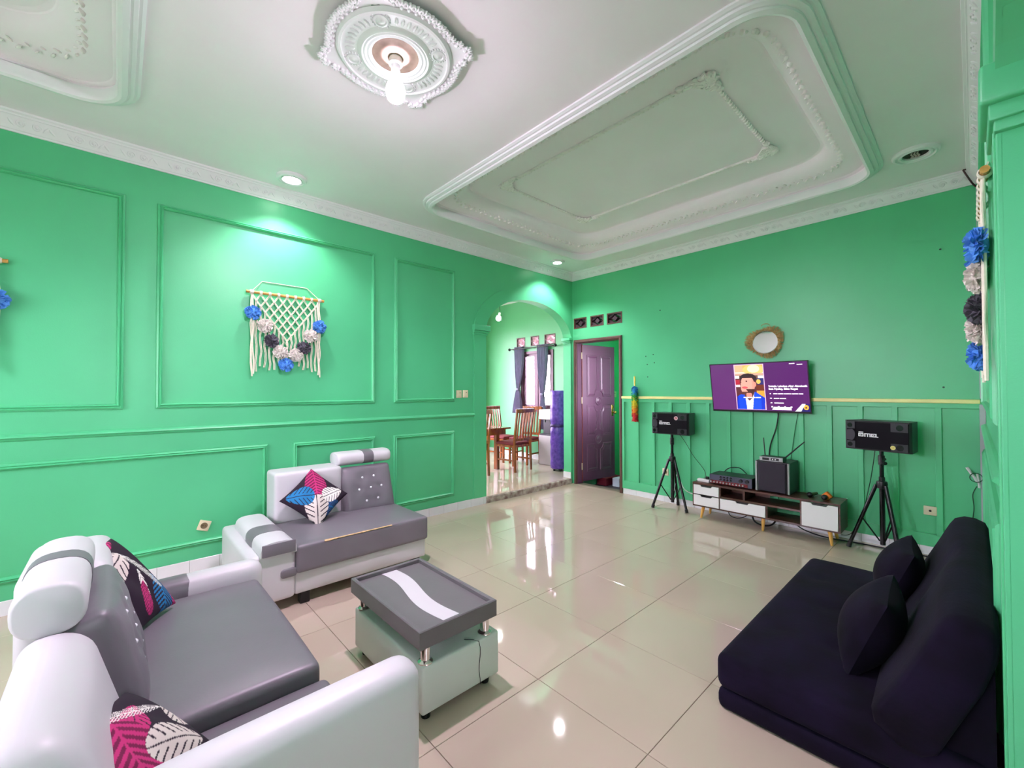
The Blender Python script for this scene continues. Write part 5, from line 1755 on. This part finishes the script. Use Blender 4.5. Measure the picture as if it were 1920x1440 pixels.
# trunking up the corner
tk = thing('cable_trunking', (XF - 0.02, YR + 0.02, 0.0), 'grey white plastic cable trunking in the right far corner', 'trunking')
MB().rb(XF - 0.032, XF - 0.001, YR + 0.001, YR + 0.036, 0.08, 1.28, 0.003, 1, 0).build('lower_duct', mat('trunking_grey', rgb(176, 180, 184), 0.4), tk)
MB().rb(XF - 0.030, XF - 0.001, YR + 0.004, YR + 0.032, 1.325, 3.03, 0.003, 1, 0).build('upper_duct', mat('trunking_grey', rgb(176, 180, 184), 0.4), tk)
cable([(XF - 0.10, YR + 0.10, 3.165), (XF - 0.07, YR + 0.075, 3.11), (XF - 0.035, YR + 0.045, 3.05), (XF - 0.02, YR + 0.02, 3.02)], 0.006, mat('dark_brown_wire', rgb(60, 30, 34), 0.5), 'dark wire from the ceiling corner into the trunking, outer strand')
cable([(XF - 0.10, YR + 0.10, 3.165), (XF - 0.09, YR + 0.05, 3.15), (XF - 0.05, YR + 0.02, 3.09), (XF - 0.02, YR + 0.018, 3.02)], 0.005, mat('dark_brown_wire', rgb(60, 30, 34), 0.5), 'dark wire from the ceiling corner into the trunking, inner strand')
wl = thing('clip_lamp', (XF - 0.06, -0.005, 0.60), 'white stick lamp with a coiled wire hung on the corner trunking', 'lamp')
MB().cyl((XF - 0.05, 0.045, 0.775), (XF - 0.05, -0.012, 0.665), 0.010, n=10).build('stick', WHITEP, wl, True)
MB().cyl((XF - 0.05, -0.012, 0.73), (XF - 0.045, -0.022, 0.62), 0.008, n=10).build('holder', WHITEP, wl, True)
MB().tube([(XF - 0.06, -0.005 + 0.035 * math.cos(2 * PI * k / 20), 0.70 + 0.035 * math.sin(2 * PI * k / 20)) for k in range(20)], 0.003, 5, closed=True).build('coiled_wire', mat('dark_green_wire', rgb(20, 60, 36), 0.5), wl, True)
cable([(XF - 0.045, -0.008, 0.63), (XF - 0.04, 0.015, 0.56), (XF - 0.035, 0.01, 0.45), (XF - 0.03, 0.02, 0.30), (XF - 0.03, 0.0, 0.10)], 0.003, mat('dark_green_wire', rgb(20, 60, 36), 0.5), 'thin dark wire hanging below the white stick lamp')

# ================================================================ dining room furniture
ch = thing('dining_chair', (0, 0, 0), 'x', 'chair', 'teak dining chairs with slatted backs')
cw = 0.21
for s in (-1, 1):
    MB().tube([(s * (cw - 0.02), -0.22, 0), (s * (cw - 0.02), -0.20, 0.45), (s * (cw - 0.02), -0.235, 0.75), (s * (cw - 0.015), -0.27, 0.99)], [0.021, 0.023, 0.021, 0.018], 4).build('leg', TEAK, ch)
    MB().cyl((s * (cw - 0.02), 0.20, 0), (s * (cw - 0.02), 0.20, 0.43), 0.021, 0.025, 4).build('leg', TEAK, ch)
    MB().box(s * (cw - 0.02) - 0.010, s * (cw - 0.02) + 0.010, -0.19, 0.19, 0.17, 0.195).build('stretcher', TEAK, ch)
MB().rb(-cw - 0.005, cw + 0.005, -0.288, -0.252, 0.965, 1.03, 0.008, 2, 1).build('top_rail', TEAK, ch)
MB().rb(-cw + 0.02, cw - 0.02, -0.222, -0.198, 0.50, 0.545, 0.004, 1, 0).build('lower_rail', TEAK, ch)
for k in range(5):
    x = -0.13 + 0.065 * k
    MB().tube([(x, -0.208, 0.53), (x, -0.228, 0.75), (x, -0.268, 0.98)], 0.014, 4).build('slat', TEAK, ch)
MB().rb(-cw, cw, -0.20, 0.215, 0.395, 0.435, 0.004, 1, 0).build('seat_frame', TEAK, ch)
MB().rb(-cw + 0.005, cw - 0.005, -0.185, 0.22, 0.433, 0.475, 0.018, 3, 3, fn=puff(pz=0.01)).build('seat_pad', SEATRED, ch, True)
def put(o, x, y, rz, label):
    o.location = (x, y, ZD); o.rotation_euler = (0, 0, rz); o['label'] = label
    return o
put(ch, 4.90, 5.27, 0.05, 'teak slat-back dining chair nearest the arch, its back to the room')
put(copy_tree(ch), 5.38, 6.10, PI + 0.1, 'teak slat-back dining chair on the far side of the table, the left one')
put(copy_tree(ch), 5.50, 5.62, PI / 2 + 0.2, 'teak slat-back dining chair at the table end below the window')
put(copy_tree(ch), 4.06, 5.36, 0.0, 'teak slat-back dining chair mostly hidden by the arch jamb')
dt = thing('dining_table', (4.35, 5.78, ZD), 'glossy reddish teak dining table behind the arch', 'table')
MB().rb(3.55, 4.96, 5.40, 6.16, 0.745, 0.775, 0.006, 2, 0).build('tabletop', TEAK, dt)
MB().box(3.62, 4.88, 5.46, 5.485, 0.655, 0.745).build('apron', TEAK, dt)
MB().box(3.62, 4.88, 6.075, 6.10, 0.655, 0.745).build('apron', TEAK, dt)
MB().box(4.865, 4.89, 5.46, 6.10, 0.655, 0.745).build('apron', TEAK, dt)
for (x, y) in ((4.72, 5.50), (3.66, 5.50), (4.72, 6.06), (3.66, 6.06)):
    MB().rb(x - 0.035, x + 0.035, y - 0.035, y + 0.035, ZD, 0.70, 0.004, 1, 0).build('leg', TEAK, dt)
tag(MB().lathe([(0.0005, 0.776), (0.05, 0.776), (0.075, 0.80), (0.08, 0.825), (0.074, 0.825), (0.068, 0.80), (0.0005, 0.785)], (4.55, 5.86, 0), 20).build('bowl', mat('red_bowl', rgb(196, 30, 34), 0.3), None, True), 'small red bowl on the dining table', 'bowl')
# water dispenser
wd_ = thing('water_dispenser', (5.74, 5.20, ZD), 'white and grey water dispenser under the dining room window', 'dispenser')
MB().rb(5.60, 5.90, 5.02, 5.36, ZD, 0.60, 0.012, 2, 0).build('lower_cabinet', mat('dispenser_grey', rgb(186, 180, 180), 0.4), wd_)
MB().rb(5.60, 5.90, 5.02, 5.36, 0.88, 1.06, 0.02, 3, 0).build('head', WHITEP, wd_, True)
MB().box(5.72, 5.90, 5.03, 5.35, 0.60, 0.88).build('recess_back', GREYP, wd_)
for y in (5.13, 5.25):
    MB().cyl((5.66, y, 0.90), (5.66, y, 0.83), 0.014, n=10).build('tap', BLACKP, wd_)
MB().rb(5.60, 5.72, 5.04, 5.34, 0.60, 0.625, 0.004, 1, 0).build('drip_tray', GREYP, wd_)
# purple roll
pr = thing('rolled_mat', (5.36, 4.68, ZD), 'tall purple plastic wrapped roll standing beside the arch in the dining room', 'rolled mat')
prof = [(0.001, 0.115), (0.11, 0.115), (0.128, 0.13)]
for k in range(1, 18):
    z = 0.13 + 1.25 * k / 18
    prof.append((0.130 + 0.005 * math.sin(k * 2.3) - (0.014 if k in (10,) else 0), z))
prof += [(0.128, 1.39), (0.118, 1.40), (0.001, 1.40)]
MB().lathe(prof, (5.36, 4.68, 0), 26).build('roll', PURPLE, pr, True)
MB().lathe([(0.132, 0.80), (0.136, 0.81), (0.136, 0.835), (0.132, 0.845)], (5.36, 4.68, 0), 26).build('strap', mat('dark_purple_strap', rgb(52, 20, 92), 0.5), pr, True)
for k in range(3):
    t = 2 * PI * k / 3 + 2.6
    MB().cyl((5.36 + 0.07 * math.cos(t), 4.68 + 0.07 * math.sin(t), ZD), (5.36 + 0.07 * math.cos(t), 4.68 + 0.07 * math.sin(t), 0.125), 0.018, n=10).build('foot', BLACKP, pr)
# curtains and rod
cr = thing('curtain_rod', (5.86, 5.80, 2.22), 'dark curtain rod with round finials above the dining room window', 'curtain rod')
MB().cyl((5.87, 5.22, 2.235), (5.87, 6.40, 2.235), 0.011, n=10).build('rod', BLACKM, cr, True)
for y in (5.19, 6.43):
    MB().ball((5.87, y, 2.235), 0.03, 12, 8).build('finial', BLACKM, cr, True)
for y in (5.28, 6.34):
    MB().box(5.87, 5.949, y - 0.008, y + 0.008, 2.222, 2.248).build('bracket', BLACKM, cr)
def curtain(yt0, yt1, ytie, yb0, yb1, ztop, ztie, zbot, label):
    mb = MB()
    lps = []
    N = 60
    rows = 34
    for k in range(rows + 1):
        s = k / rows
        z = ztop + (zbot - ztop) * s
        st_ = (ztop - ztie) / (ztop - zbot)
        if s < st_:
            q = (s / st_) ** 2.2
            c0, c1 = yt0 + (ytie - 0.035 - yt0) * q, yt1 + (ytie + 0.035 - yt1) * q
            amp = 0.028 - 0.012 * q
        else:
            q = ((s - st_) / (1 - st_)) ** 0.7
            c0, c1 = ytie - 0.035 + (yb0 - ytie + 0.035) * q, ytie + 0.035 + (yb1 - ytie - 0.035) * q
            amp = 0.016 + 0.012 * q
        lp = []
        for i in range(N + 1):
            t = i / N
            lp.append((5.885 + amp * math.sin(t * 2 * PI * 6) * 0.9, c0 + (c1 - c0) * t, z))
        lps.append(lp)
    mb.loops(lps, closed=False)
    mb.loops([[(x + 0.004, y, z) for x, y, z in lp] for lp in lps], closed=False)
    c = thing('curtain', (5.885, (yt0 + yt1) / 2, zbot), label, 'curtain', 'grey curtains at the dining room window')
    mb.build('cloth', CURTAIN, c, True, fixn=False)
    MB().lathe([(0.042, ztie - 0.02), (0.047, ztie - 0.01), (0.047, ztie + 0.01), (0.042, ztie + 0.02)], (5.885, ytie, 0), 16, sx=0.8).build('tie_band', CURTAIN, c, True)
    return c
curtain(6.03, 6.29, 6.20, 6.07, 6.36, 2.275, 1.43, 0.95, 'grey purple curtain tied at the left side of the dining room window')
curtain(5.39, 5.66, 5.53, 5.44, 5.58, 2.275, 1.33, 0.67, 'grey purple curtain knotted in front of the right pane')
# pendant bulb in the dining room
db = thing('pendant_bulb', (4.6, 5.3, 2.55), 'small lit bulb hanging in the dining room, seen through the arch', 'light bulb')
MB().cyl((4.62, 5.3, 2.68), (4.64, 5.3, 3.2), 0.004, n=6).build('wire', BLACKP, db)
MB().cyl((4.605, 5.3, 2.63), (4.62, 5.3, 2.69), 0.020, n=12).build('socket', WHITEP, db, True)
MB().ball((4.595, 5.3, 2.595), 0.042, 14, 10, (1, 1, 1.1)).build('bulb_glass', mat('pendant_glow', rgb(255, 252, 246), 0.5, emit=60.0), db, True)
# things on the sunken floor behind the door
tag(MB().rb(5.62, 6.02, 3.92, 4.10, -0.10, 0.02, 0.01, 2, 0).build('crate', MAROON, None), 'maroon plastic box on the floor behind the open door', 'box')
tag(MB().rb(5.70, 5.90, 3.74, 3.86, -0.10, 0.03, 0.006, 2, 0).build('white_box', mat('pale_blue_white', rgb(206, 216, 232), 0.5), None), 'small pale box on the floor behind the open door', 'box')
# dim emitters need no light sampling of their own
for nm in ('lit_screen', 'lit_screen_text'):
    MATS[nm].cycles.emission_sampling = 'NONE'
